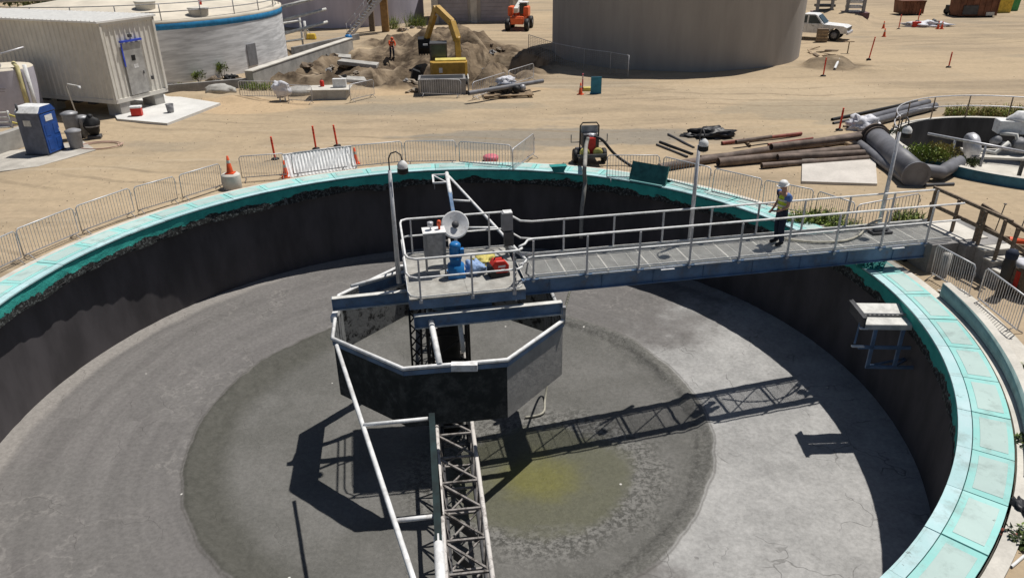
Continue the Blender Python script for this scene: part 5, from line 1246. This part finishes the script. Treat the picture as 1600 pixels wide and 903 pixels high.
# white chemical tank at far left
t = thing('chemical_tank', 'lilac-white plastic chemical tank with a yellow pipe beside it at the left edge', 'tank', G(12, 196)+Vector((-.25, 1.2, 0)), 0)
b = MB(); b.lathe([(1.5, 2.78), (1.42, 2.86), (0, 3.02)], 40); b.build('tank_top', ROOFW, t)
b = MB(); b.lathe([(1.5, -.2), (1.5, 2.78)], 40); b.build('tank_shell', mat('lilac_white', (.52, .50, .56), .5, var=.08, scale=2), t)
b = MB(); b.box((.55, -1.49, 1.95), (.75, .02, .07)); b.box((.55, -1.49, 1.82), (.60, .02, .06)); 
for m_ in (.001,): pass
b.build('lettering_band', PURP, t)
b = MB(); b.tube([(1.35, -.75, -.1), (1.35, -.75, 2.95), (1.1, -.55, 3.1)], .11, 10); b.build('yellow_pipe', mat('pale_yellow_pipe', (.62, .55, .28), .6), t)
b = MB(); b.tube([(1.6, -.5, -.1), (1.6, -.5, 3.0)], .10, 10); b.build('white_pipe', WHITE, t)
b = MB(); b.tube([(.5, -.9, 3.02), (.55, -.9, 3.55), (1.75, -.35, 3.85)], .05, 8); b.tube([(-1.6, -.8, 2.95), (.6, -.9, 3.05)], .10, 8); b.build('top_pipework', GALV, t)
t = thing('tank_railing', 'white pipe railing with horizontal bars in front of the chemical tank', 'railing', G(8, 218), .15)
b = MB()
for k in range(5): b.tube([(-1.6, 0, .35+.24*k), (.55, 0, .35+.24*k)], .035, 6)
b.build('rails', OFFW, t)
for x in (-1.5, -.4, .5): b = MB(); b.tube([(x, 0, -.1), (x, 0, 1.4)], .045, 6); b.build('post', OFFW, t)
b = MB(); b.tube([(.5, 0, 1.2), (2.0, .5, .35)], .05, 6); b.tube([(.5, .1, .8), (1.9, .6, .1)], .05, 6); b.build('sloping_pipe', TARPY, t)
kb = [G(-25, 252), G(48, 226)]; mid = (kb[0]+kb[1])/2; d = kb[1]-kb[0]
t = thing('concrete_kerb_wall', 'low concrete containment wall left of the portable toilet', 'wall', mid, math.atan2(d.y, d.x)); b = MB(); b.box((0, .2, .42), (d.length, .4, .9)); b.build('wall', CONC, t, bevel=.02)
b = MB(); b.box((-.1, 2.2, .30), (d.length, 3.7, .5)); b.build('containment_slab', CONC, t)
sl2 = [G(-40, 275), G(60, 262), G(150, 236), G(130, 222), G(-40, 245)]; c0 = sum(sl2, Vector())/5
b = MB(); b.add([v-c0+Vector((0, 0, .05)) for v in sl2]+[v-c0-Vector((0, 0, .15)) for v in sl2], [list(range(5))]+[(i, 5+i, 5+(i+1) % 5, (i+1) % 5) for i in range(5)])
tag(b.build('concrete_apron', mat('worn_apron', (.46, .43, .38), .9, var=.18, scale=.9, fine=.06), loc=c0), kind='structure')
t = thing('sample_post', 'thin grey stand pipe with a bent top beside the container', 'stand pipe', GG(128, 205), 0)
b = MB(); b.tube([(.05, 0, 0), (-.2, 0, 2.2), (-.1, 0, 2.35), (.5, -.1, 2.25)], .035, 6); b.build('pipe', OFFW, t); b = MB(); b.lathe([(.07, 0), (.07, .12), (0, .12)], 8, c=(.5, -.1, 2.14)); b.build('nozzle', WHITE, t)
# ------------------------------------------------------------------ big white tank with a blue band
wt_ = thing('white_tank', 'wide white round tank with a blue band and a pale low cone roof', 'tank', (-28.22, 60.04, 0)); RWt = 10.6
b = MB(); b.lathe([(RWt, -.5), (RWt, 3.25)], 100); b.build('shell', TANKW, wt_)
b = MB(); b.lathe([(RWt+.01, 3.25), (RWt+.03, 3.27), (RWt+.03, 3.62), (RWt+.01, 3.64)], 100); b.build('blue_band', BLUES, wt_)
b = MB(); b.lathe([(RWt, 3.64), (RWt+.02, 3.80), (RWt-.35, 3.86), (0, 5.3)], 100); b.build('roof', ROOFW, wt_)
b = MB(); ps = [Vector(((RWt-.2)*math.cos(a), (RWt-.2)*math.sin(a), 3.8)) for a in np.linspace(-2.0, .75, 34)]
for h in (.55, 1.05): b.tube([p+Vector((0, 0, h)) for p in ps], .03, 6)
b.build('guard_rail', GALVD, wt_)
for p in ps[::3]: b = MB(); b.tube([p, p+Vector((0, 0, 1.07))], .035, 6); b.build('rail_post', GALVD, wt_)
def roofpt(px, py):
    d = ray(px, py); y = 45.0
    while y < 75:
        p = Vector((0, 0, CAMH))+d*(y/d.y); q = p-Vector((-28.22, 60.04, 0)); r = math.hypot(q.x, q.y)
        if r < RWt-.6 and p.z <= 3.86+(RWt-.35-r)*1.44/(RWt-.35): break
        y += .05
    return q
for px in ((228, 14), (311, 24)):
    q = roofpt(*px); 
    b = MB(); b.lathe([(.55, -.4), (.66, .40), (.72, .46), (.6, .50), (0, .5)], 20, c=q); b.build('roof_vent', CONCP, wt_)
q = roofpt(311, 18)+Vector((.1, .2, .4)); b = MB(); b.tube([q, q+Vector((0, 0, .9))], .12, 8); b.build('red_stub', RED, wt_)
b = MB(); q = Vector((RWt*math.cos(-.42), RWt*math.sin(-.42), 1.0)); b.box(q, (.1, .9, 1.5), rz=-.42); b.build('hatch_door', MGREY, wt_)
b = MB()
for h in (1.6, 2.6, 3.6): b.tube([Vector((RWt*math.cos(.25), RWt*math.sin(.25), h)), Vector((RWt*math.cos(.25)+3.0, RWt*math.sin(.25)+2.2, h+.6))], .12, 8)
b.build('side_pipes', OFFW, wt_)
wb = MB(); P, Q = GG(205, 152), GG(392, 136); d = Q-P; mid = (P+Q)/2
t = thing('low_kerb', 'low concrete kerb wall running along the foot of the white tank', 'kerb', mid, math.atan2(d.y, d.x)); wb.box((0, 0, .25), (d.length, .25, .6)); wb.build('kerb_wall', CONCG, t)
for px, r, n, lab in (((312, 128), (.5, .4, .5), 300, 'small leafy shrub at the foot of the white tank, left of its neighbour'), ((349, 122), (.5, .4, .7), 380, 'taller leafy shrub at the foot of the white tank, right of its neighbour'), ((240, 128), (.4, .3, .3), 120, 'sparse shrub at the foot of the white tank beside the container')):
    bush('shrub', GG(*px), r, n, .16, [LEAF, LEAFG], lab, clumps=4)
weeds('weed_clump', GG(300, 136), (1.3, .3), 150, .35, [LEAFY, LEAFG], 'yellow-green weeds along the kerb of the white tank')
weeds('weed_clump', GG(408, 140), (1.3, .5), 260, .5, [LEAFG, LEAF], 'green weeds at the near end of the long concrete wall')
for i in range(4):
    p = GG((334, 338, 362, 378)[i], (132, 138, 128, 134)[i]); crumple('dark_rubble', (WOOD, BLACK, BLACK, WOOD)[i], p, (.45, .3, .3), 40+i, 'dark rubble lump on the kerb at the foot of the white tank', 'rubble', .4, 'rubble at the white tank')
crumple('boulder', CONC, GG(345, 147), (.9, .6, .4), 51, 'smooth grey boulder on the sand in front of the white tank kerb', 'boulder', .15)
# ------------------------------------------------------------------ long concrete wall and things before the dig
def wall(name, p, q, w, h, m, label, z=None, cat='wall', lip=None):
    P, Q = GG(*p), GG(*q); d = Q-P; mid = (P+Q)/2; L = d.length
    t = thing(name, label, cat, Vector((mid.x, mid.y, GZ)), math.atan2(d.y, d.x)); b = MB(); b.box((0, 0, h/2-.25), (L, w, h+.5)); b.build('wall_body', m, t, bevel=.02)
    if lip: b = MB(); b.box((0, 0, h+.03), (L+.05, w+.06, .06)); b.build('coping', lip, t)
    return t
wall('concrete_wall', (392, 137), (548, 80), .55, 1.0, CONC, 'long low grey concrete wall running back between white tank and the dig', lip=CONCP)
wall('concrete_wall', (458, 84), (560, 62), .3, .5, CONCG, 'short dark concrete ledge beyond the long wall, near the stair foot')
t = wall('precast_box', (655, 146), (728, 144), 1.6, .95, CONCG, 'grey precast concrete box open on top in front of the excavator', cat='concrete box')
b = MB(); b.box((0, .0, .955), (2.6, 1.1, .02)); b.build('dark_opening', BLACK, t)
b = MB(); b.box((1.62, 0, .40), (.06, 1.66, 1.1)); b.build('lit_end', CONCP, t)  # paler concrete plate paints sunlight onto this end
t = wall('step_box', (490, 153), (545, 152), 1.5, .55, CONC, 'pale box-shaped concrete step with a red canister on top, before the dig', cat='concrete box')
b = MB(); b.box((0, 0, .57), (2.5, 1.55, .05)); b.build('cover_plate', CONCP, t)
b = MB(); b.box((.6, 0, .86), (.8, .3, .5)); b.build('white_case', WHITE, t, bevel=.02)
t = thing('red_canister', 'small red canister standing on the step box', 'canister', (GG(490, 153)+GG(545, 152))/2+Vector((-.55, .35, 0)), 0); t.location.z = GZ+.595; b = MB(); b.lathe([(.13, 0), (.13, .3), (.06, .38), (0, .4)], 12); b.build('canister_body', RED, t); b = MB(); b.tube([(-.05, 0, .38), (0, 0, .45), (.05, 0, .38)], .015, 5); b.build('handle', BLACK, t)
t = thing('cloth_hopper', 'lilac-white cloth draped over a small stand by the step box', 'draped stand', GG(442, 158), .2)
b = MB(); b.blob((0, 0, .72), (.55, .4, .45), 8, .3, 12, sc=2.2); b.build('cloth', CLOTHW, t)
for s in (-.15, .15): b = MB(); b.box((s, 0, .2), (.08, .08, .5)); b.build('leg', WHITE, t)
b = MB()
tag(MB().lathe([(0, 0), (.95, 0), (.95, .32), (.7, .38), (0, .38)], 24).build('concrete_ring', CONC, loc=GG(470, 146)), 'flat round concrete manhole cover section beside the draped stand', 'concrete ring')
# barriers round the dig (same kind as those at the rim)
DBL = [((371, 127), (442, 128), 'steel barrier before the weeds at the long concrete wall'), ((447, 131), (486, 133), 'steel barrier left of the pale step box'), ((545, 131), (583, 123), 'steel barrier across the near edge of the dig, right of the step box'), ((655, 122), (720, 124), 'wire barrier behind the precast box'), ((738, 128), (790, 112), 'steel barrier before the pit beside the tall tank, left of its twin'), ((794, 111), (834, 99), 'steel barrier before the pit beside the tall tank, right of its twin')]
for (a, c, lab) in DBL:
    P, Q = G(*a, .95), G(*c, .95); d = Q-P; mid = (P+Q)/2; mid.z = gz(mid.x, mid.y)
    dup(BAR0, mid, math.atan2(d.y, d.x), lab, 'crowd barriers around the dig', scale=(d.length/2.14, 1, 1), cat='barrier')
t = thing('pallet', 'timber pallet stacked with grey and black fittings on the dirt', 'pallet', GG(793, 150), .12)
b = MB()
for y in (-.7, -.35, 0, .35, .7): b.box((0, y, .16), (3.0, .25, .05))
for x in (-1.3, 0, 1.3): b.box((x, 0, .07), (.2, 1.6, .14))
b.build('pallet_deck', WOODL, t)
t2_ = GG(793, 150)
for i in range(6):
    M = Matrix.Rotation(R_(90), 3, 'Y'); b = MB(); b.lathe([(0, -.2), (.17, -.2), (.22, -.1), (.22, .1), (.12, .2), (0, .2)], 12, M=M); o = b.build('pipe_fitting', (BLACK, GALVD)[i % 2], loc=t2_+Vector((-.9+.36*i, (-.2, .2)[i % 2], .42))); o.rotation_euler = (0, 0, i*1.1); tag(o, ('black pipe fitting on the timber pallet', 'grey pipe fitting on the timber pallet')[i % 2], 'pipe fitting', ('black fittings on the pallet', 'grey fittings on the pallet')[i % 2])
pipe('flanged_pipe', (732, 146), (848, 127), .13, PIPEG, 'long grey pipe with flanges lying across the far side of the pallet', z=.45)
crumple('white_wrap', CLOTHW, t2_+Vector((-.1, .3, .62)), (.6, .35, .3), 61, 'white wrapped bundle on top of the pallet', 'bundle', .3)
# ------------------------------------------------------------------ excavator
ep = Vector((-4.3, 54.6, 0)); ez = -1.2
t = thing('excavator', 'yellow tracked excavator seen from behind, its boom raised over the dig', 'excavator', Vector((ep.x, ep.y, ez)), R_(4)); t.scale = (.93, .93, .93)
for s in (-1, 1):
    b = MB(); n = 10; pr2 = [(2.0*math.cos(a)*.0+1.6*(1 if math.cos(a) > 0 else -1)+.45*math.cos(a), .45+.45*math.sin(a)) for a in np.linspace(-math.pi/2, 1.5*math.pi, 20, endpoint=False)]
    b.prism([(p[0], p[1]) for p in pr2], -.3, .3, M=Matrix.Rotation(R_(90), 3, 'Z'), c=(s*1.1, .2, 0)); b.build('track', BLACK, t)
b = MB(); b.lathe([(.6, .8), (.6, 1.1)], 16); b.box((0, .2, .6), (1.4, 2.0, .5)); b.build('undercarriage', DGREY, t)
b = MB(); b.box((0, .2, 1.45), (2.75, 3.2, .65)); b.build('house', YEL, t, bevel=.05)
b = MB(); b.prism([(-1.4, -1.35), (-1.2, -1.75), (1.2, -1.75), (1.4, -1.35), (1.4, -.8), (-1.4, -.8)], 1.05, 2.05, axis='z'); b.build('counterweight', YEL, t, bevel=.05)
b = MB(); b.box((.15, -.6, 2.08), (2.3, 1.1, .12)); b.build('engine_deck', TARPY, t)
b = MB(); b.box((-.60, -1.76, 1.5), (.26, .02, .36)); b.build('white_plate', WHITE, t)
cb = MB()
for x in (-1.35, -.15):
    for y in (.25, 1.75): cb.box((x, y, 2.35), (.10, .10, 1.5))
cb.box((-.75, 1.0, 3.1), (1.3, 1.65, .12)); cb.box((-.75, 1.0, 1.75), (1.3, 1.65, .3)); co_ = cb.build('cab', DGREY, t)
for (c, s) in (((-.75, .24, 2.45), (1.12, .02, 1.2)), ((-.75, 1.76, 2.45), (1.12, .02, 1.2)), ((-1.36, 1.0, 2.45), (.02, 1.42, 1.2)), ((-.14, 1.0, 2.45), (.02, 1.42, 1.2))):
    b = MB(); b.box(c, s); b.build('cab_window', mat('green_glass', (.05, .075, .06), .2, spec=.7) if 'green_glass' not in bpy.data.materials else bpy.data.materials['green_glass'], co_)
b = MB(); b.box((-1.75, 1.2, 2.95), (.35, .12, .12)); b.build('work_lamp', WHITE, t)
def boomseg(pts, ws, th, name, m):
    # side outline in (y,z) swept in x
    L = []; Rr = []
    for i, (y, z) in enumerate(pts):
        a = pts[max(i-1, 0)]; c = pts[min(i+1, len(pts)-1)]; dy, dz = c[0]-a[0], c[1]-a[1]; l = math.hypot(dy, dz); ny, nz = -dz/l, dy/l
        L.append((y+ny*ws[i]/2, z+nz*ws[i]/2)); Rr.append((y-ny*ws[i]/2, z-nz*ws[i]/2))
    poly = L+Rr[::-1]; n = len(poly); b = MB()
    return poly, n
def seg3(P, ws, th, name, m):
    b = MB(); P = [Vector(p) for p in P]
    for p, q, w in zip(P[:-1], P[1:], ws): b.bar(p, q, th, w)
    for p, w in zip(P[1:-1], ws[1:]): b.lathe([(0, -th/2), (w*.5, -th/2), (w*.5, th/2), (0, th/2)], 12, c=p, M=Matrix.Rotation(R_(90), 3, 'Y'))
    return b.build(name, m, t, bevel=.02)
seg3([(.75, .6, 1.9), (.72, 1.0, 3.3), (.35, 1.7, 4.5), (-.75, 3.0, 5.45)], [.55, .6, .5], .42, 'boom', YEL)
seg3([(-.80, 3.1, 5.5), (-1.25, 3.8, 4.2), (-1.75, 4.5, 2.9)], [.45, .4], .34, 'stick', YEL)
b = MB(); b.tube([(-.1, 2.2, 5.1), (-1.0, 3.4, 4.9)], .09, 8); b.tube([(1.0, 1.2, 2.3), (.65, 1.5, 4.3)], .09, 8); b.build('hydraulic_ram', GALV, t)
b = MB(); b.prism([(-.6, 0), (.35, .1), (.5, -.5), (.25, -1.05), (-.3, -1.2), (-.65, -.7)], -.5, .5, M=Matrix.Rotation(R_(90), 3, 'Z'), c=(-1.95, 4.7, 3.0))
for k in range(5): b.box((-2.4+.22*k, 4.3, 1.85), (.08, .12, .25))
b.build('bucket', BLACK, t, bevel=.02)
t = thing('black_attachment', 'black steel digging attachment standing in the dirt left of the excavator', 'attachment', GG(650, 118), .2)
b = MB(); b.prism([(-.4, 0), (-.1, .1), (.1, .9), (.4, 1.0), (.3, 1.7), (-.2, 1.9), (-.45, 1.0)], -.35, .35); b.build('bucket', BLACK, t, bevel=.03); b = MB(); b.box((.35, 0, 1.2), (.5, .3, .25)); b.build('bracket', DGREY, t)
RUB1 = mat('dusty_rubble', (.33, .275, .21), .95, var=.25); RUB2 = mat('brown_rubble', (.21, .16, .115), .95, var=.3)
for i in range(70):
    px, py = random.choice([(random.uniform(635, 665), random.uniform(128, 146)), (random.uniform(505, 560), random.uniform(88, 125)), (random.uniform(620, 690), random.uniform(45, 60)), (random.uniform(725, 790), random.uniform(60, 100)), (random.uniform(480, 520), random.uniform(110, 125))])
    p = GG(px, py); r = random.choice((.1, .14, .18, .25, .38))
    b = MB(); b.blob((0, 0, r*.35), (r*1.2, r, r*.6), i, .55, 4, sc=2.2); b.sm = [False]*len(b.f); o = b.build('rubble_stone', (RUB1, RUB2, CONCG)[i % 3], loc=p); o.rotation_euler = (0, 0, random.random()*6); tag(o, 'broken concrete lump lying in the dug-up ground', 'rubble', 'rubble in the dig')
for i, (px, dx, dy, dz, rz) in enumerate((((540, 122), 2.6, 1.0, .35, .2), ((560, 100), 3.0, .9, .3, -.1), ((520, 92), 2.8, 1.1, .3, .1))):
    p = GG(*px); b = MB(); b.box((0, 0, .3), (dx, dy, dz)); n = len(b.v); b.v = [(x+.2*noise.noise(Vector((x, y, z))*2), y+.2*noise.noise(Vector((x, y, z+9))*2), z) for x, y, z in b.v]
    o = b.build('broken_slab', CONC, loc=p, bevel=.05); o.rotation_euler = (.06, .10, rz); tag(o, ('broken concrete slab nearest the step box in the dig', 'broken concrete slab left of the bending worker', 'broken concrete slab beside the end of the long wall')[i], 'broken slab')
pm = GG(518, 120)
for i in range(5):
    o = MB().tube([(-.7, 0, 0), (.7, .1, .1)], .12, 8).build('black_duct', BLACK, loc=pm+Vector((random.uniform(-1, 1), random.uniform(-.6, .8), .25))); o.rotation_euler = (0, random.uniform(-.3, .3), random.uniform(-1, 1)); tag(o, 'short black duct lying loose at the left edge of the dig', 'duct', 'loose black ducts')
# ------------------------------------------------------------------ telehandler
t = thing('telehandler', 'orange wheeled telehandler seen from behind beside the tall tank', 'telehandler', GG(812, 48)+Vector((0, 1.0, 0)), R_(-100))
for x in (-1.3, 1.4):
    for s in (-1, 1): box_wheel(t, x, s*.95, .58, .42)
b = MB(); b.box((0, 0, .95), (3.8, 1.15, .6)); b.prism([(-2.2, .7), (-1.3, .7), (-1.0, 1.5), (-2.1, 1.4)], -.75, .75); b.build('chassis', ORM, t, bevel=.06)
b = MB(); b.box((1.7, 0, .95), (.12, .8, .5)); b.build('rear_grille', BLACK, t); b = MB(); b.box((1.55, 0, 1.0), (.4, 1.3, .75)); b.build('engine_hood', ORM, t, bevel=.06)
for s in (-1, 1): b = MB(); b.box((.2, s*.78, 1.75), (1.5, .5, .9)); b.build('fender_tank', ORM, t, bevel=.12)
b = MB(); b.box((-.2, .45, 1.9), (1.3, .75, 1.2)); b.build('cab', GLASS, t, bevel=.05); b = MB(); b.box((-.2, .45, 2.53), (1.35, .8, .08)); b.build('cab_roof', WHITE, t)
b = MB(); b.bar((1.6, -.1, 1.9), (-2.8, -.1, 2.6), .4, .45); b.build('boom', OFFW, t)
# ------------------------------------------------------------------ far buildings and tanks
t = thing('grey_round_tank', 'large grey-lilac round tank behind the dig with its right flank in sun', 'tank', (-18.3, 90.0, 0)); b = MB(); b.lathe([(8.6, -1), (8.6, 9)], 80); b.build('tank_wall', mat('lilac_tank_wall', (.52, .49, .56), .85, var=.12, scale=.5, streak=(1, 1, .2)), t); b = MB(); b.lathe([(8.7, 9), (8.7, 9.3), (0, 10.5)], 80, smooth=False); b.build('roof', ROOFW, t)
st0 = GG(545, 58)
t = thing('steel_stair', 'grey steel stair rising to the right in front of the grey round tank', 'stair', st0, R_(38))
for s in (-.45, .45): b = MB(); b.bar((0, s, .1), (5.2, s, 4.6), .06, .25); b.build('stringer', GALV, t)
b = MB()
for k in range(20): b.box((.2+.25*k, 0, .3+.217*k), (.27, .84, .04))
b.build('treads', GALVD, t)
for s in (-.45, .45):
    b = MB(); b.tube([(0, s, 1.1), (5.2, s, 5.6)], .035, 6)
    for k in range(6): b.tube([(.1+k, s, .2+.865*k), (.1+k, s, 1.2+.865*k)], .025, 5)
    b.build('handrail', GALV, t)
b = MB(); b.lathe([(0, 0), (.32, .05), (.36, .35), (.28, .6), (0, .68)], 16); o = b.build('blue_drum', BLUEM, loc=GG(545, 66)); tag(o, 'round blue drum at the foot of the steel stair', 'drum')
t = thing('ochre_column', 'tall ochre steel column in front of the grey round tank', 'column', GG(603, 50), 0); b = MB(); b.box((0, 0, 3.5), (.7, .5, 8)); b.build('column_shaft', mat('ochre_paint', (.34, .20, .08), .7, var=.2), t); b = MB(); b.box((-1.4, .4, 2), (.5, .4, 4)); b.build('short_column', WOOD, t)
t = thing('pipe_tripod', 'white pipe on a tripod with a yellow block beside the far dig', 'tripod', GG(479, 62), 0); b = MB(); b.tube([(0, 0, 0), (0, 0, 1.6)], .12, 8); b.build('pipe', WHITE, t)
for a in (0, 2.1, 4.2): b = MB(); b.tube([(0, 0, 1.1), (.8*math.cos(a), .8*math.sin(a), 0)], .03, 5); b.build('leg', GALVD, t)
tag(MB().prism([(-.45, 0), (.45, 0), (.35, .5), (-.35, .5)], -.3, .3).build('yellow_block', YELB, loc=GG(487, 62), bevel=.08), 'yellow block on the ground beside the pipe tripod', 'block')
bl = thing('garage_building', 'pale concrete building with two lilac roller doors behind the excavator', 'building', (-3.2, 85, 0), R_(3))
b = MB(); b.box((0, 4, 3.0), (9.6, 8, 6.5)); b.build('wall', mat('building_wall', (.54, .50, .45), .9, var=.12, scale=.5), bl)
for x in (-2.75, 1.75):
    b = MB(); b.box((x, -.06, 1.75), (3.1, .08, 3.5)); dd = b.build('roller_door', PURP, bl)
    b = MB()
    for k in range(9): b.box((x, -.11, .3+.38*k), (3.1, .02, .03))
    b.build('door_slats', MGREY, dd)
for x in (-4.7, -.55, 4.0): b = MB(); b.box((x, -.15, 3.0), (.7, .3, 6.4)); b.build('pilaster', CONCP, bl)
b = MB(); b.box((0, 4, 6.4), (10, 8.4, .3)); b.build('roof', CONC, bl)
weeds('weed_clump', GG(650, 42), (1.1, .5), 200, 1.5, [LEAFG, LEAF], 'tall green weeds between the grey round tank and the garage building')
weeds('weed_clump', GG(615, 46), (.6, .4), 100, 1.4, [LEAFG], 'green weeds at the right flank of the grey round tank')
t = thing('back_wall', 'dark grey plant wall at the top of the photo between white tank and grey tank', 'wall', (-27.5, 84, 0), .25); b = MB(); b.box((0, 0, 3), (5, .6, 7)); b.build('wall_body', CONCG, t)
for k in range(4): b = MB(); b.box((-1.8+1.2*k, -.35, 3), (.25, .15, 7)); b.build('rib', DGREY, t)
t = thing('pipe_rack', 'white pipe railing with three bars right of the white tank', 'railing', GG(448, 76), .35)
b = MB()
for k in range(3): b.tube([(-1.8, 0, .5+.75*k), (1.5, 0, .8+.75*k)], .09, 6)
b.build('rails', OFFW, t)
for x in (-1.2, 1.4): b = MB(); b.tube([(x, 0, -.2), (x, 0, 2.6)], .08, 6); b.build('post', OFFW, t)
# trees far behind at the top left corner and beyond the yard
def tree(p, h, r, label, n=2600, sz=.42, ms=None):
    t = thing('tree', label, 'tree', p, random.random()*6, 'trees behind the plant')
    b = MB(); b.tube([(0, 0, -.3), (.1, .05, h*.3), (.05, .1, h*.6)], .28, 8, r2=.12)
    L = MB()
    for k in range(9):
        a = random.random()*6.28; q = Vector((math.cos(a)*r*.55, math.sin(a)*r*.55, h*random.uniform(.45, .92)))
        b.tube([(.05, .05, h*.35), q*.6+Vector((0, 0, h*.15)), q], .09, 6, r2=.03); s = random.uniform(.35, .6)*r
        leaves(L, q, (s, s, s*.75), n//9, sz, mi=k % 2)
    b.build('trunk', STEM, t); L.build('crown', ms or [LEAFD, LEAF], t)
tr_l = ['dense green tree at the very top left corner', 'green tree behind the white roof of the container', 'rounded tree behind the back of the white tank', 'tree beyond the far left of the plant', 'leafy tree behind the left end of the container roof']
for i, (x, y) in enumerate(((-50, 84), (-43, 86), (-36, 90), (-60, 82), (-56, 92))): tree(Vector((x, y, gz(x, y))), (5.2, 4.6, 4.8, 6, 7)[i], 3.6, tr_l[i])
t = thing('grey_pipe_rack', 'grey overhead pipes on posts in front of the trees at top left', 'pipe rack', (-40, 72, 0), .12)
for k in range(3): b = MB(); b.tube([(-9, .4*k, 3.6+.3*k), (9, .4*k, 3.9+.3*k)], .16, 8); b.build('pipe', GALVD, t)
for x in (-6, -1, 4): b = MB(); b.box((x, .3, 1.8), (.25, .25, 4)); b.build('post', MGREY, t)

# loose gravel and clods scattered over the yard
b = MB()
for _ in range(5200):
    a = random.uniform(.15, 3.05); r = 13.9+36*random.random()**1.4; x, y = CX+r*math.cos(a), CY+r*math.sin(a)
    if math.hypot(x-T2[0], y-T2[1]) < T2[2]+.5 or math.hypot(x-13.3, y-63) < 10.2 or noise.noise(Vector((x*.25, y*.25, 1))) < -.05: continue
    s = random.choice((.012, .015, .018, .02, .025, .03, .04)); z = gz(x, y); q = [Vector((random.uniform(.6, 1.2)*s*math.cos(t_), random.uniform(.6, 1.2)*s*math.sin(t_), 0)) for t_ in (0, 1.3, 2.5, 3.8, 5.0)]
    vs = [Vector((x, y, z-.03))+v for v in q]+[Vector((x, y, z+s*.6))+v*.55 for v in q]
    b.add(vs, [(i, (i+1) % 5, 5+(i+1) % 5, 5+i) for i in range(5)]+[(5, 6, 7, 8, 9)], random.randrange(3))
g = b.build('gravel', [RUB1, mat('pale_gravel', (.40, .33, .25), .95), RUB1]); tag(g, kind='stuff')
